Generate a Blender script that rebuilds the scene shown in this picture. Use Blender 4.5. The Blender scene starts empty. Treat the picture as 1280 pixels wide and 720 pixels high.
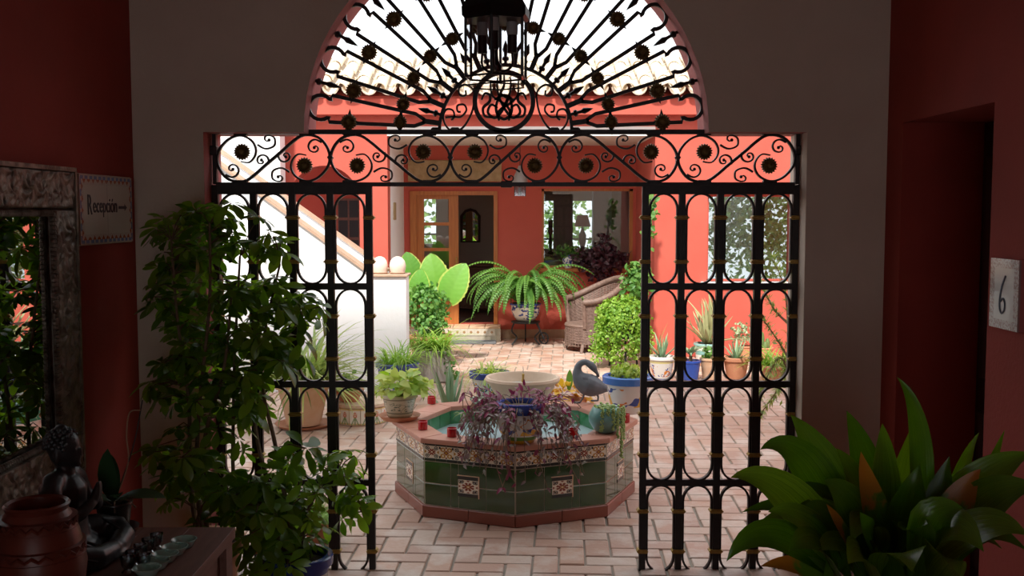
import bpy, bmesh, math, random
from mathutils import Vector, Matrix, Quaternion, noise

PI = math.pi
scene = bpy.context.scene
COL = scene.collection

# ------------------------------------------------------------------ camera
F_PX, CAM_H, PITCH = 1300.0, 1.93, math.atan(97 / 1300.0)
cd = bpy.data.cameras.new('camera')
cd.sensor_width = 36.0
cd.lens = F_PX / 1280 * 36.0
cd.clip_start = 0.05
cam = bpy.data.objects.new('camera', cd)
COL.objects.link(cam)
cam.location = (0, 0, CAM_H)
cam.rotation_euler = (PI / 2 - PITCH, 0, 0)
scene.camera = cam

# ------------------------------------------------------------------ world, sun, exposure
world = bpy.data.worlds.new('overcast_sky')
scene.world = world
world.use_nodes = True
wn = world.node_tree.nodes
wn['Background'].inputs[0].default_value = (0.93, 0.97, 1.0, 1)
wn['Background'].inputs[1].default_value = 1.75
sd = bpy.data.lights.new('sun_offscreen', 'SUN')
sd.energy = 6.0
sd.angle = math.radians(4)
sd.color = (1.0, 0.95, 0.86)
sun = bpy.data.objects.new('sun_offscreen', sd)
COL.objects.link(sun)
sun.rotation_euler = Vector((0.22, 1.0, -1.22)).to_track_quat('-Z', 'Y').to_euler()
scene.view_settings.view_transform = 'Standard'
scene.view_settings.look = 'None'
scene.view_settings.gamma = 1.0
scene.view_settings.use_curve_mapping = False
scene.view_settings.exposure = 0.0
cy = scene.cycles
cy.use_denoising = True
cy.max_bounces = 14
cy.diffuse_bounces = 8
cy.glossy_bounces = 5
cy.transmission_bounces = 8
cy.transparent_max_bounces = 24
cy.sample_clamp_indirect = 6.0
cy.caustics_reflective = False
cy.caustics_refractive = False


# ------------------------------------------------------------------ measuring helpers
def _ray(px, py):
    c, s = math.cos(PITCH), math.sin(PITCH)
    return Vector((px - 640, F_PX * c + (360 - py) * s, -F_PX * s + (360 - py) * c))


def P(px, py, Y):
    """a point of the photograph, measured at depth Y"""
    d = _ray(px, py)
    t = Y / d.y
    return Vector((d.x * t, Y, CAM_H + d.z * t))


def G(px, py, z=0.0):
    """a point of the photograph that lies on the horizontal level z"""
    d = _ray(px, py)
    t = (z - CAM_H) / d.z
    return Vector((d.x * t, d.y * t, z))


# ------------------------------------------------------------------ mesh builder
WL = {}


class MB:
    def __init__(self):
        self.v, self.f, self.m, self.uv, self.cm = [], [], [], None, 0

    def add(self, verts, faces, mi=None):
        b = len(self.v)
        self.v += [tuple(x) for x in verts]
        for fc in faces:
            self.f.append([b + i for i in fc])
            self.m.append(self.cm if mi is None else mi)
        return self

    def box(self, x0, x1, y0, y1, z0, z1):
        v = [(x, y, z) for z in (z0, z1) for y in (y0, y1) for x in (x0, x1)]
        return self.add(v, [(0, 2, 3, 1), (4, 5, 7, 6), (0, 1, 5, 4), (2, 6, 7, 3), (0, 4, 6, 2), (1, 3, 7, 5)])

    def cbox(self, c, size, mat=None, ch=0.0):
        """box about c with a chamfered edge on every side"""
        hx, hy, hz = size[0] / 2, size[1] / 2, size[2] / 2
        M = mat or Matrix.Identity(3)
        c = Vector(c)
        if ch <= 0:
            v = [Vector((x, y, z)) for z in (-hz, hz) for y in (-hy, hy) for x in (-hx, hx)]
            return self.add([c + M @ p for p in v], [(0, 2, 3, 1), (4, 5, 7, 6), (0, 1, 5, 4), (2, 6, 7, 3), (0, 4, 6, 2), (1, 3, 7, 5)])
        v = []
        for z, k in ((-hz, ch), (-hz + ch, 0), (hz - ch, 0), (hz, ch)):
            for sx, sy in ((-1, -1), (1, -1), (1, 1), (-1, 1)):
                v.append(Vector((sx * (hx - k), sy * (hy - k), z)))
        f = [(3, 2, 1, 0), (12, 13, 14, 15)]
        for r in range(3):
            for i in range(4):
                j = (i + 1) % 4
                f.append((r * 4 + i, r * 4 + j, r * 4 + 4 + j, r * 4 + 4 + i))
        return self.add([c + M @ p for p in v], f)

    def tube(self, pts, r, n=6, closed=False, cap=True):
        pts = [Vector(p) for p in pts]
        N = len(pts)
        rr = r if isinstance(r, (list, tuple)) else [r] * N
        rings, prev = [], None
        for i in range(N):
            a = pts[(i - 1) % N] if (closed or i > 0) else pts[i]
            b = pts[(i + 1) % N] if (closed or i < N - 1) else pts[i]
            t = (b - a)
            t = t.normalized() if t.length > 1e-9 else Vector((0, 0, 1))
            if prev is None:
                ref = Vector((0, 0, 1)) if abs(t.z) < 0.9 else Vector((0, 1, 0))
                nn = (ref - t * ref.dot(t)).normalized()
            else:
                nn = prev - t * prev.dot(t)
                nn = nn.normalized() if nn.length > 1e-6 else prev
            prev = nn
            bb = t.cross(nn)
            rings.append([pts[i] + (nn * math.cos(2 * PI * k / n) + bb * math.sin(2 * PI * k / n)) * rr[i] for k in range(n)])
        v = [p for q in rings for p in q]
        f = []
        M = N if closed else N - 1
        for i in range(M):
            i2 = (i + 1) % N
            for k in range(n):
                k2 = (k + 1) % n
                f.append((i * n + k, i * n + k2, i2 * n + k2, i2 * n + k))
        if cap and not closed:
            f.append(tuple(range(n))[::-1])
            f.append(tuple((N - 1) * n + k for k in range(n)))
        return self.add(v, f)

    def ribbon(self, pts, w, d, y, closed=False):
        """flat bar of width w and depth d bent in the vertical plane y; pts are (x, z)"""
        pts = [Vector(p) for p in pts]
        N = len(pts)
        v, f = [], []
        ww = w if isinstance(w, (list, tuple)) else [w] * N
        for i in range(N):
            a = pts[(i - 1) % N] if (closed or i > 0) else pts[i]
            b = pts[(i + 1) % N] if (closed or i < N - 1) else pts[i]
            t = (b - a).normalized()
            n = Vector((-t.y, t.x)) * ww[i] / 2
            for s, e in ((1, -1), (-1, -1), (-1, 1), (1, 1)):
                q = pts[i] + n * s
                v.append((q.x, y + e * d / 2, q.y))
        M = N if closed else N - 1
        for i in range(M):
            j = (i + 1) % N
            for k in range(4):
                k2 = (k + 1) % 4
                f.append((i * 4 + k, i * 4 + k2, j * 4 + k2, j * 4 + k))
        if not closed:
            f.append((3, 2, 1, 0))
            f.append(tuple((N - 1) * 4 + k for k in range(4)))
        return self.add(v, f)

    def lathe(self, prof, c=(0, 0, 0), n=24, a0=0.0, closed=False):
        """prof: list of (radius, z) from the bottom up"""
        v, f = [], []
        cx, cyy, cz = c
        for r, z in prof:
            for k in range(n):
                a = a0 + 2 * PI * k / n
                v.append((cx + r * math.cos(a), cyy + r * math.sin(a), cz + z))
        R = len(prof)
        for i in range(R if closed else R - 1):
            j = (i + 1) % R
            for k in range(n):
                k2 = (k + 1) % n
                f.append((i * n + k, i * n + k2, j * n + k2, j * n + k))
        if not closed:
            f.append(tuple(range(n))[::-1])
            f.append(tuple((R - 1) * n + k for k in range(n)))
        return self.add(v, f)

    def ell(self, c, r, nu=12, nv=8, M=None):
        c = Vector(c)
        M = M or Matrix.Identity(3)
        v = [c + M @ Vector((0, 0, -r[2]))]
        for i in range(1, nv):
            ph = -PI / 2 + PI * i / nv
            for k in range(nu):
                a = 2 * PI * k / nu
                v.append(c + M @ Vector((r[0] * math.cos(ph) * math.cos(a), r[1] * math.cos(ph) * math.sin(a), r[2] * math.sin(ph))))
        v.append(c + M @ Vector((0, 0, r[2])))
        f = []
        for k in range(nu):
            f.append((0, 1 + (k + 1) % nu, 1 + k))
        for i in range(nv - 2):
            for k in range(nu):
                k2 = (k + 1) % nu
                f.append((1 + i * nu + k, 1 + i * nu + k2, 1 + (i + 1) * nu + k2, 1 + (i + 1) * nu + k))
        L = len(v) - 1
        for k in range(nu):
            f.append((1 + (nv - 2) * nu + k, 1 + (nv - 2) * nu + (k + 1) % nu, L))
        return self.add(v, f)

    def extr(self, poly, y0, y1, side_mi=None):
        """polygon of (x, z) points extruded from y0 to y1"""
        n = len(poly)
        v = [(x, y0, z) for x, z in poly] + [(x, y1, z) for x, z in poly]
        self.add(v, [tuple(range(n)), tuple(range(n, 2 * n))[::-1]])
        b = len(self.v) - 2 * n
        for i in range(n):
            j = (i + 1) % n
            self.f.append([b + j, b + i, b + n + i, b + n + j])
            self.m.append(self.cm if side_mi is None else side_mi(i))
        return self

    def xf(self, M):
        self.v = [tuple(M @ Vector(p)) for p in self.v]
        return self

    def mesh(self, name, mats, smooth=False, origin=None):
        me = bpy.data.meshes.new(name)
        vs = self.v
        if origin is not None:
            o = origin
            vs = [(p[0] - o[0], p[1] - o[1], p[2] - o[2]) for p in vs]
        me.from_pydata(vs, [], self.f)
        if not isinstance(mats, (list, tuple)):
            mats = [mats]
        for m in mats:
            me.materials.append(m)
        if len(mats) > 1:
            me.polygons.foreach_set('material_index', self.m)
        if self.uv:
            uvl = me.uv_layers.new(name='UVMap')
            li = [0] * len(me.loops)
            me.loops.foreach_get('vertex_index', li)
            flat = []
            for i in li:
                flat += self.uv[i]
            uvl.data.foreach_set('uv', flat)
        if smooth:
            me.polygons.foreach_set('use_smooth', [True] * len(me.polygons))
            if smooth is True:
                me.set_sharp_from_angle(angle=math.radians(38))
        me.update()
        return me

    def build(self, name, mats, parent=None, smooth=False):
        org = WL[parent] if parent is not None else None
        if org is None:
            xs = [p[0] for p in self.v]; ys = [p[1] for p in self.v]; zs = [p[2] for p in self.v]
            org = Vector(((min(xs) + max(xs)) / 2, (min(ys) + max(ys)) / 2, min(zs)))
        me = self.mesh(name, mats, smooth, org)
        o = bpy.data.objects.new(name, me)
        COL.objects.link(o)
        if parent is not None:
            o.parent = parent
        else:
            o.location = org
        WL[o] = Vector(org)
        return o


def tag(o, label=None, cat=None, group=None, kind=None):
    if label: o['label'] = label
    if cat: o['category'] = cat
    if group: o['group'] = group
    if kind: o['kind'] = kind
    return o


def thing(name, label, cat, loc, group=None):
    o = bpy.data.objects.new(name, None)
    o.empty_display_size = 0.05
    COL.objects.link(o)
    o.location = loc
    WL[o] = Vector(loc)
    return tag(o, label, cat, group)


def inst(name, me, parent, M):
    """one more object on a shared mesh, world matrix M, as a part of parent"""
    o = bpy.data.objects.new(name, me)
    COL.objects.link(o)
    o.parent = parent
    o.matrix_basis = Matrix.Translation(-WL[parent]) @ M
    WL[o] = Vector(WL[parent])
    return o


def frame_m(loc, fwd, up=(0, 0, 1), s=1.0):
    """matrix whose local +Y points along fwd and local +Z roughly along up"""
    y = Vector(fwd).normalized()
    z = Vector(up)
    x = y.cross(z)
    if x.length < 1e-4:
        x = y.cross(Vector((1, 0, 0.01)))
    x.normalize()
    z = x.cross(y)
    sc = s if isinstance(s, (tuple, list)) else (s, s, s)
    M = Matrix(((x.x * sc[0], y.x * sc[1], z.x * sc[2], loc[0]), (x.y * sc[0], y.y * sc[1], z.y * sc[2], loc[1]),
                (x.z * sc[0], y.z * sc[1], z.z * sc[2], loc[2]), (0, 0, 0, 1)))
    return M


def bez(a, b, c, t):
    return a * (1 - t) ** 2 + b * 2 * t * (1 - t) + c * t * t


def spl(pts, sub=6, closed=False):
    """Catmull-Rom through the points"""
    pts = [Vector(p) for p in pts]
    n = len(pts)
    out = []
    rng = range(n) if closed else range(n - 1)
    for i in rng:
        if closed:
            p0, p1, p2, p3 = pts[(i - 1) % n], pts[i], pts[(i + 1) % n], pts[(i + 2) % n]
        else:
            p0, p1, p2, p3 = pts[max(i - 1, 0)], pts[i], pts[i + 1], pts[min(i + 2, n - 1)]
        for k in range(sub):
            t = k / sub
            out.append(0.5 * ((2 * p1) + (p2 - p0) * t + (2 * p0 - 5 * p1 + 4 * p2 - p3) * t * t + (3 * p1 - p0 - 3 * p2 + p3) * t ** 3))
    if not closed:
        out.append(pts[-1])
    return out


# ------------------------------------------------------------------ materials
def c4(c):
    return (c[0], c[1], c[2], 1)


def newmat(name):
    m = bpy.data.materials.new(name)
    m.use_nodes = True
    nt = m.node_tree
    return m, nt, nt.nodes, nt.links, nt.nodes['Principled BSDF']


def mat(name, c1, c2=None, scale=8.0, rough=0.6, metal=0.0, bump=0.0, bscale=None, spec=0.5, rnd=None, rndc=None, coat=0.0, detail=4.0, stretch=None):
    """noise-mottled surface; rnd = 'object' or 'island' varies each piece towards rndc"""
    m, nt, N, L, b = newmat(name)
    tc = N.new('ShaderNodeTexCoord')
    co = tc.outputs['Object']
    if stretch:
        mp = N.new('ShaderNodeMapping'); mp.inputs['Scale'].default_value = stretch
        L.new(co, mp.inputs[0]); co = mp.outputs[0]
    nz = N.new('ShaderNodeTexNoise'); nz.inputs['Scale'].default_value = scale; nz.inputs['Detail'].default_value = detail
    L.new(co, nz.inputs['Vector'])
    mx = N.new('ShaderNodeMix'); mx.data_type = 'RGBA'
    mx.inputs[6].default_value = c4(c1); mx.inputs[7].default_value = c4(c2 or c1)
    rp = N.new('ShaderNodeMapRange'); rp.inputs[1].default_value = 0.35; rp.inputs[2].default_value = 0.65
    L.new(nz.outputs[0], rp.inputs[0]); L.new(rp.outputs[0], mx.inputs[0])
    out = mx.outputs[2]
    if rnd:
        if rnd == 'object':
            oi = N.new('ShaderNodeObjectInfo'); rv = oi.outputs['Random']
        else:
            g = N.new('ShaderNodeNewGeometry'); rv = g.outputs['Random Per Island']
        m2 = N.new('ShaderNodeMix'); m2.data_type = 'RGBA'
        L.new(rv, m2.inputs[0]); L.new(out, m2.inputs[6]); m2.inputs[7].default_value = c4(rndc)
        out = m2.outputs[2]
    L.new(out, b.inputs['Base Color'])
    b.inputs['Roughness'].default_value = rough
    b.inputs['Metallic'].default_value = metal
    b.inputs['Specular IOR Level'].default_value = spec
    b.inputs['Coat Weight'].default_value = coat
    if bump:
        bn = N.new('ShaderNodeTexNoise'); bn.inputs['Scale'].default_value = bscale or scale * 4; bn.inputs['Detail'].default_value = 5
        L.new(co, bn.inputs['Vector'])
        bp = N.new('ShaderNodeBump'); bp.inputs['Strength'].default_value = bump; bp.inputs['Distance'].default_value = 0.01
        L.new(bn.outputs[0], bp.inputs['Height']); L.new(bp.outputs[0], b.inputs['Normal'])
    return m


def leafmat(name, c1, c2, trans=0.3, rough=0.4, island=False, tipc=None, stripes=0.0, tip0=0.62, streak=0.0):
    """leaf: colour differs from leaf to leaf, part of the light passes through"""
    m, nt, N, L, b = newmat(name)
    if island:
        rv = N.new('ShaderNodeNewGeometry').outputs['Random Per Island']
    else:
        rv = N.new('ShaderNodeObjectInfo').outputs['Random']
    tc = N.new('ShaderNodeTexCoord')
    nz = N.new('ShaderNodeTexNoise'); nz.inputs['Scale'].default_value = 14
    L.new(tc.outputs['Object'], nz.inputs['Vector'])
    ad = N.new('ShaderNodeMath'); ad.operation = 'MULTIPLY_ADD'
    L.new(nz.outputs[0], ad.inputs[0]); ad.inputs[1].default_value = 0.5; L.new(rv, ad.inputs[2])
    sb = N.new('ShaderNodeMath'); sb.operation = 'SUBTRACT'; sb.use_clamp = True
    L.new(ad.outputs[0], sb.inputs[0]); sb.inputs[1].default_value = 0.25
    mx = N.new('ShaderNodeMix'); mx.data_type = 'RGBA'
    mx.inputs[6].default_value = c4(c1); mx.inputs[7].default_value = c4(c2)
    L.new(sb.outputs[0], mx.inputs[0])
    out = mx.outputs[2]
    uv = None
    if tipc or stripes:
        uv = N.new('ShaderNodeSeparateXYZ'); L.new(tc.outputs['UV'], uv.inputs[0])
    if streak:
        mp = N.new('ShaderNodeMapping'); mp.inputs['Scale'].default_value = (38, 1.2, 1)
        L.new(tc.outputs['UV'], mp.inputs[0])
        n4 = N.new('ShaderNodeTexNoise'); n4.inputs['Scale'].default_value = 1.0; n4.inputs['Detail'].default_value = 2
        L.new(mp.outputs[0], n4.inputs['Vector'])
        r4 = N.new('ShaderNodeMapRange'); r4.inputs[1].default_value = 0.35; r4.inputs[2].default_value = 0.7; r4.inputs[4].default_value = streak
        L.new(n4.outputs[0], r4.inputs[0])
        m4 = N.new('ShaderNodeMix'); m4.data_type = 'RGBA'
        L.new(r4.outputs[0], m4.inputs[0]); L.new(out, m4.inputs[6]); m4.inputs[7].default_value = (c1[0] * 0.5, c1[1] * 0.55, c1[2] * 0.5, 1)
        out = m4.outputs[2]
    if tipc:
        nz2 = N.new('ShaderNodeTexNoise'); nz2.inputs['Scale'].default_value = 22
        L.new(tc.outputs['Object'], nz2.inputs['Vector'])
        a2 = N.new('ShaderNodeMath'); a2.operation = 'MULTIPLY_ADD'
        L.new(nz2.outputs[0], a2.inputs[0]); a2.inputs[1].default_value = 0.28; L.new(uv.outputs[1], a2.inputs[2])
        mr = N.new('ShaderNodeMapRange'); mr.inputs[1].default_value = tip0 + 0.14; mr.inputs[2].default_value = tip0 + 0.18
        L.new(a2.outputs[0], mr.inputs[0])
        m3 = N.new('ShaderNodeMix'); m3.data_type = 'RGBA'
        L.new(mr.outputs[0], m3.inputs[0]); L.new(out, m3.inputs[6]); m3.inputs[7].default_value = c4(tipc)
        out = m3.outputs[2]
    if stripes:
        wv = N.new('ShaderNodeMath'); wv.operation = 'SINE'
        k = N.new('ShaderNodeMath'); k.operation = 'MULTIPLY'; k.inputs[1].default_value = 60
        L.new(uv.outputs[0], k.inputs[0]); L.new(k.outputs[0], wv.inputs[0])
        bp = N.new('ShaderNodeBump'); bp.inputs['Strength'].default_value = stripes; bp.inputs['Distance'].default_value = 0.003
        L.new(wv.outputs[0], bp.inputs['Height']); L.new(bp.outputs[0], b.inputs['Normal'])
    L.new(out, b.inputs['Base Color'])
    b.inputs['Roughness'].default_value = rough
    tr = N.new('ShaderNodeBsdfTranslucent')
    hs = N.new('ShaderNodeHueSaturation'); hs.inputs['Value'].default_value = 1.5; hs.inputs['Saturation'].default_value = 1.1
    L.new(out, hs.inputs['Color']); L.new(hs.outputs[0], tr.inputs[0])
    ms = N.new('ShaderNodeMixShader'); ms.inputs[0].default_value = trans
    L.new(b.outputs[0], ms.inputs[1]); L.new(tr.outputs[0], ms.inputs[2])
    L.new(ms.outputs[0], N['Material Output'].inputs[0])
    return m


def glassmat(name, tint=(1, 1, 1), gloss=0.12, rough=0.0):
    m, nt, N, L, b = newmat(name)
    N.remove(b)
    t = N.new('ShaderNodeBsdfTransparent'); t.inputs[0].default_value = c4(tint)
    g = N.new('ShaderNodeBsdfGlossy'); g.inputs['Roughness'].default_value = rough
    fr = N.new('ShaderNodeFresnel'); fr.inputs[0].default_value = 1.45
    ad = N.new('ShaderNodeMath'); ad.operation = 'ADD'; ad.use_clamp = True; ad.inputs[1].default_value = gloss
    L.new(fr.outputs[0], ad.inputs[0])
    ms = N.new('ShaderNodeMixShader')
    L.new(ad.outputs[0], ms.inputs[0]); L.new(t.outputs[0], ms.inputs[1]); L.new(g.outputs[0], ms.inputs[2])
    L.new(ms.outputs[0], N['Material Output'].inputs[0])
    return m


def printmat(name, rough=0.25, coat=0.3):
    """surface that shows the flat print stored on the mesh"""
    m, nt, N, L, b = newmat(name)
    at = N.new('ShaderNodeAttribute'); at.attribute_name = 'print'
    L.new(at.outputs['Color'], b.inputs['Base Color'])
    b.inputs['Roughness'].default_value = rough
    b.inputs['Coat Weight'].default_value = coat
    return m


M = {}
M['wall_beige'] = mat('wall_beige_plaster', (0.70, 0.58, 0.48), (0.65, 0.53, 0.435), 3, 0.85, bump=0.15, bscale=60)
M['wall_red'] = mat('wall_oxblood_plaster', (0.36, 0.042, 0.027), (0.31, 0.036, 0.023), 3, 0.8, bump=0.15, bscale=60)
M['salmon'] = mat('salmon_plaster', (0.54, 0.105, 0.072), (0.5, 0.092, 0.063), 2, 0.85, bump=0.12, bscale=50)
M['jamb'] = mat('pink_plaster_jamb', (0.45, 0.13, 0.12), (0.38, 0.09, 0.085), 5, 0.8, bump=0.2, bscale=40)
M['porch_red'] = M['salmon']
M['white'] = mat('white_limewash', (0.88, 0.89, 0.9), (0.83, 0.84, 0.86), 2, 0.9, bump=0.2, bscale=25)
M['white_soffit'] = mat('white_soffit_paint', (0.8, 0.77, 0.74), (0.76, 0.73, 0.7), 3, 0.8)
M['finial'] = mat('pale_pink_clay', (0.78, 0.62, 0.54), (0.72, 0.56, 0.47), 7, 0.8)
M['coping'] = mat('worn_clay_coping', (0.5, 0.33, 0.23), (0.4, 0.27, 0.19), 9, 0.8, bump=0.3)
M['iron'] = mat('wrought_iron', (0.016, 0.012, 0.013), (0.028, 0.02, 0.02), 20, 0.42, metal=0.3, bump=0.15, bscale=80)
M['brass'] = mat('dull_brass', (0.48, 0.32, 0.08), (0.34, 0.21, 0.05), 30, 0.4, metal=0.35)
M['rosette'] = mat('bronze_rosette', (0.2, 0.13, 0.035), (0.12, 0.07, 0.022), 60, 0.55, metal=0.3, bump=0.4, bscale=150)
M['mortar'] = mat('sandy_mortar', (0.34, 0.29, 0.24), (0.26, 0.22, 0.18), 6, 0.95, bump=0.4, bscale=60)
M['floor_room'] = mat('terracotta_floor', (0.32, 0.16, 0.1), (0.25, 0.12, 0.08), 4, 0.5)
M['ceiling'] = mat('ceiling_plaster', (0.6, 0.57, 0.53), (0.55, 0.52, 0.48), 3, 0.9)
M['terracotta'] = mat('terracotta', (0.55, 0.25, 0.14), (0.47, 0.2, 0.11), 9, 0.7, bump=0.2)
M['terra_pale'] = mat('pale_terracotta', (0.60, 0.36, 0.22), (0.66, 0.46, 0.32), 6, 0.75, bump=0.25)
M['soil'] = mat('potting_soil', (0.06, 0.04, 0.028), (0.09, 0.06, 0.04), 40, 0.95, bump=0.8, bscale=90)
M['green_tile'] = mat('bottle_green_glaze', (0.018, 0.055, 0.014), (0.03, 0.075, 0.018), 5, 0.12, rnd='object', rndc=(0.028, 0.06, 0.016), coat=0.5)
M['pool_tile'] = mat('emerald_pool_glaze', (0.045, 0.2, 0.08), (0.06, 0.24, 0.1), 5, 0.12, coat=0.5)
M['dark_tile'] = mat('black_border_glaze', (0.02, 0.022, 0.022), (0.04, 0.035, 0.03), 9, 0.2)
M['grout'] = mat('pale_grout', (0.5, 0.45, 0.36), (0.42, 0.37, 0.3), 12, 0.9)
M['rim_slab'] = mat('rim_clay_slab', (0.50, 0.235, 0.17), (0.58, 0.30, 0.23), 5, 0.42, bump=0.12, rnd='object', rndc=(0.46, 0.2, 0.14))
M['plinth_slab'] = mat('oxide_plinth_glaze', (0.24, 0.07, 0.045), (0.3, 0.09, 0.06), 6, 0.3, rnd='object', rndc=(0.2, 0.055, 0.035))
M['stone_bowl'] = mat('buff_stone', (0.66, 0.5, 0.37), (0.58, 0.43, 0.31), 6, 0.75, bump=0.25)
M['water'] = mat('pool_water', (0.50, 0.62, 0.66), (0.42, 0.56, 0.6), 4, 0.06, bump=0.06, bscale=9)
M['red_glass'] = mat('red_candle_glass', (0.48, 0.006, 0.012), (0.38, 0.005, 0.01), 10, 0.12, coat=0.4)
M['wax'] = mat('wax', (0.7, 0.12, 0.1), None, 10, 0.5)
M['wood'] = mat('honey_wood', (0.50, 0.18, 0.045), (0.40, 0.13, 0.03), 6, 0.45, stretch=(6, 6, 0.6))
M['dark_wood'] = mat('dark_walnut', (0.15, 0.06, 0.04), (0.2, 0.085, 0.06), 5, 0.55, bump=0.1, stretch=(8, 0.8, 8))
M['door_dark'] = mat('dark_door_wood', (0.05, 0.012, 0.01), (0.035, 0.009, 0.008), 4, 0.6, stretch=(6, 6, 0.6))
M['wicker'] = mat('brown_wicker', (0.23, 0.15, 0.12), (0.16, 0.1, 0.08), 30, 0.6, bump=0.4, bscale=120)
M['goose'] = mat('grey_painted_metal', (0.13, 0.14, 0.16), (0.09, 0.1, 0.115), 14, 0.55, bump=0.15, bscale=60)
M['teal_pot'] = mat('teal_glaze', (0.10, 0.27, 0.25), (0.16, 0.33, 0.3), 7, 0.3, coat=0.3)
M['cobalt'] = mat('cobalt_glaze', (0.02, 0.07, 0.36), (0.03, 0.09, 0.42), 7, 0.2, coat=0.4)
M['cream'] = mat('cream_glaze', (0.76, 0.71, 0.6), (0.7, 0.64, 0.53), 7, 0.3, coat=0.2)
M['dark_iron'] = mat('black_stand_iron', (0.02, 0.02, 0.022), None, 20, 0.5, metal=0.3)
M['tan_panel'] = mat('carved_tan_stone', (0.46, 0.34, 0.19), (0.38, 0.27, 0.14), 14, 0.8, bump=0.5, bscale=40)
M['mat_grey'] = mat('grey_doormat', (0.16, 0.17, 0.18), (0.12, 0.12, 0.13), 60, 0.95)
M['glass'] = glassmat('window_glass', (0.82, 0.86, 0.86), 0.06)
M['lantern_glass'] = glassmat('lantern_glass', (0.95, 0.96, 0.98), 0.05)
M['pale_glass'] = mat('frosted_green_glass', (0.34, 0.52, 0.45), (0.4, 0.57, 0.5), 9, 0.25, coat=0.4)
M['clear_glass'] = glassmat('clear_small_glass', (0.7, 0.75, 0.78), 0.25, 0.05)
M['black_metal'] = mat('lantern_black', (0.012, 0.011, 0.012), None, 20, 0.4, metal=0.4)
M['bulb_white'] = mat('frosted_sleeve', (0.5, 0.47, 0.43), None, 8, 0.5)
M['buddha'] = mat('black_stone', (0.02, 0.02, 0.022), (0.035, 0.034, 0.036), 12, 0.42, bump=0.15, bscale=50)
M['jar'] = mat('red_clay_jar', (0.16, 0.032, 0.018), (0.11, 0.024, 0.014), 8, 0.4, bump=0.12)
M['silver'] = mat('tarnished_silver', (0.3, 0.25, 0.2), (0.1, 0.075, 0.055), 18, 0.45, metal=0.5, bump=0.3, bscale=90)
M['mirror'], _, N_, L_, B_ = newmat('mirror_glass')
B_.inputs['Base Color'].default_value = (0.72, 0.75, 0.74, 1); B_.inputs['Metallic'].default_value = 1; B_.inputs['Roughness'].default_value = 0.01
M['sign_ink'] = mat('dark_ink', (0.05, 0.035, 0.035), None, 10, 0.6)
M['blue_ink'] = mat('slate_ink', (0.12, 0.15, 0.2), None, 10, 0.6)
M['print'] = printmat('printed_glaze')
M['bark'] = mat('stem_bark', (0.14, 0.09, 0.05), (0.2, 0.13, 0.08), 30, 0.8)
M['green_stem'] = mat('green_stem', (0.1, 0.17, 0.05), (0.14, 0.2, 0.06), 30, 0.6)
M['room_cream'] = mat('inner_room_plaster', (0.5, 0.44, 0.38), None, 4, 0.9)
M['room_blue'] = mat('inner_room_pale_wall', (0.56, 0.6, 0.66), None, 4, 0.9)
M['lamp_red'] = mat('lamp_shade_cloth', (0.3, 0.05, 0.04), None, 10, 0.8)
M['roof_tile'] = mat('sun_bleached_tile', (0.78, 0.66, 0.52), (0.72, 0.66, 0.55), 5, 0.85, bump=0.3, rnd='object', rndc=(0.76, 0.64, 0.5))
M['roof_tile_under'] = mat('clay_tile_pan', (0.72, 0.6, 0.47), (0.66, 0.56, 0.44), 5, 0.85, bump=0.3)


def brickmat(name, src):
    m, nt, N, L, b = newmat(name)
    g = N.new('ShaderNodeNewGeometry')
    rv = N.new('ShaderNodeObjectInfo').outputs['Random'] if src == 'object' else g.outputs['Random Per Island']
    cr = N.new('ShaderNodeValToRGB')
    e = cr.color_ramp.elements
    e[0].position = 0; e[0].color = (0.44, 0.26, 0.195, 1)
    e[1].position = 1; e[1].color = (0.50, 0.37, 0.30, 1)
    for p, c in ((0.25, (0.49, 0.32, 0.245, 1)), (0.5, (0.40, 0.25, 0.195, 1)), (0.75, (0.47, 0.28, 0.2, 1))):
        k = e.new(p); k.color = c
    L.new(rv, cr.inputs[0])
    nz = N.new('ShaderNodeTexNoise'); nz.inputs['Scale'].default_value = 3.2; nz.inputs['Detail'].default_value = 6; nz.inputs['Roughness'].default_value = 0.65
    L.new(g.outputs['Position'], nz.inputs['Vector'])
    mr = N.new('ShaderNodeMapRange'); mr.inputs[1].default_value = 0.46; mr.inputs[2].default_value = 0.66; mr.inputs[4].default_value = 0.8
    L.new(nz.outputs[0], mr.inputs[0])
    mx = N.new('ShaderNodeMix'); mx.data_type = 'RGBA'
    L.new(mr.outputs[0], mx.inputs[0]); L.new(cr.outputs[0], mx.inputs[6]); mx.inputs[7].default_value = (0.60, 0.51, 0.45, 1)
    L.new(mx.outputs[2], b.inputs['Base Color'])
    b.inputs['Roughness'].default_value = 0.5
    n2 = N.new('ShaderNodeTexNoise'); n2.inputs['Scale'].default_value = 45; n2.inputs['Detail'].default_value = 6
    L.new(g.outputs['Position'], n2.inputs['Vector'])
    bp = N.new('ShaderNodeBump'); bp.inputs['Strength'].default_value = 0.35; bp.inputs['Distance'].default_value = 0.006
    L.new(n2.outputs[0], bp.inputs['Height']); L.new(bp.outputs[0], b.inputs['Normal'])
    return m


M['brick'] = brickmat('paving_brick', 'object')
M['brick_far'] = brickmat('paving_brick_far', 'island')


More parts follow.
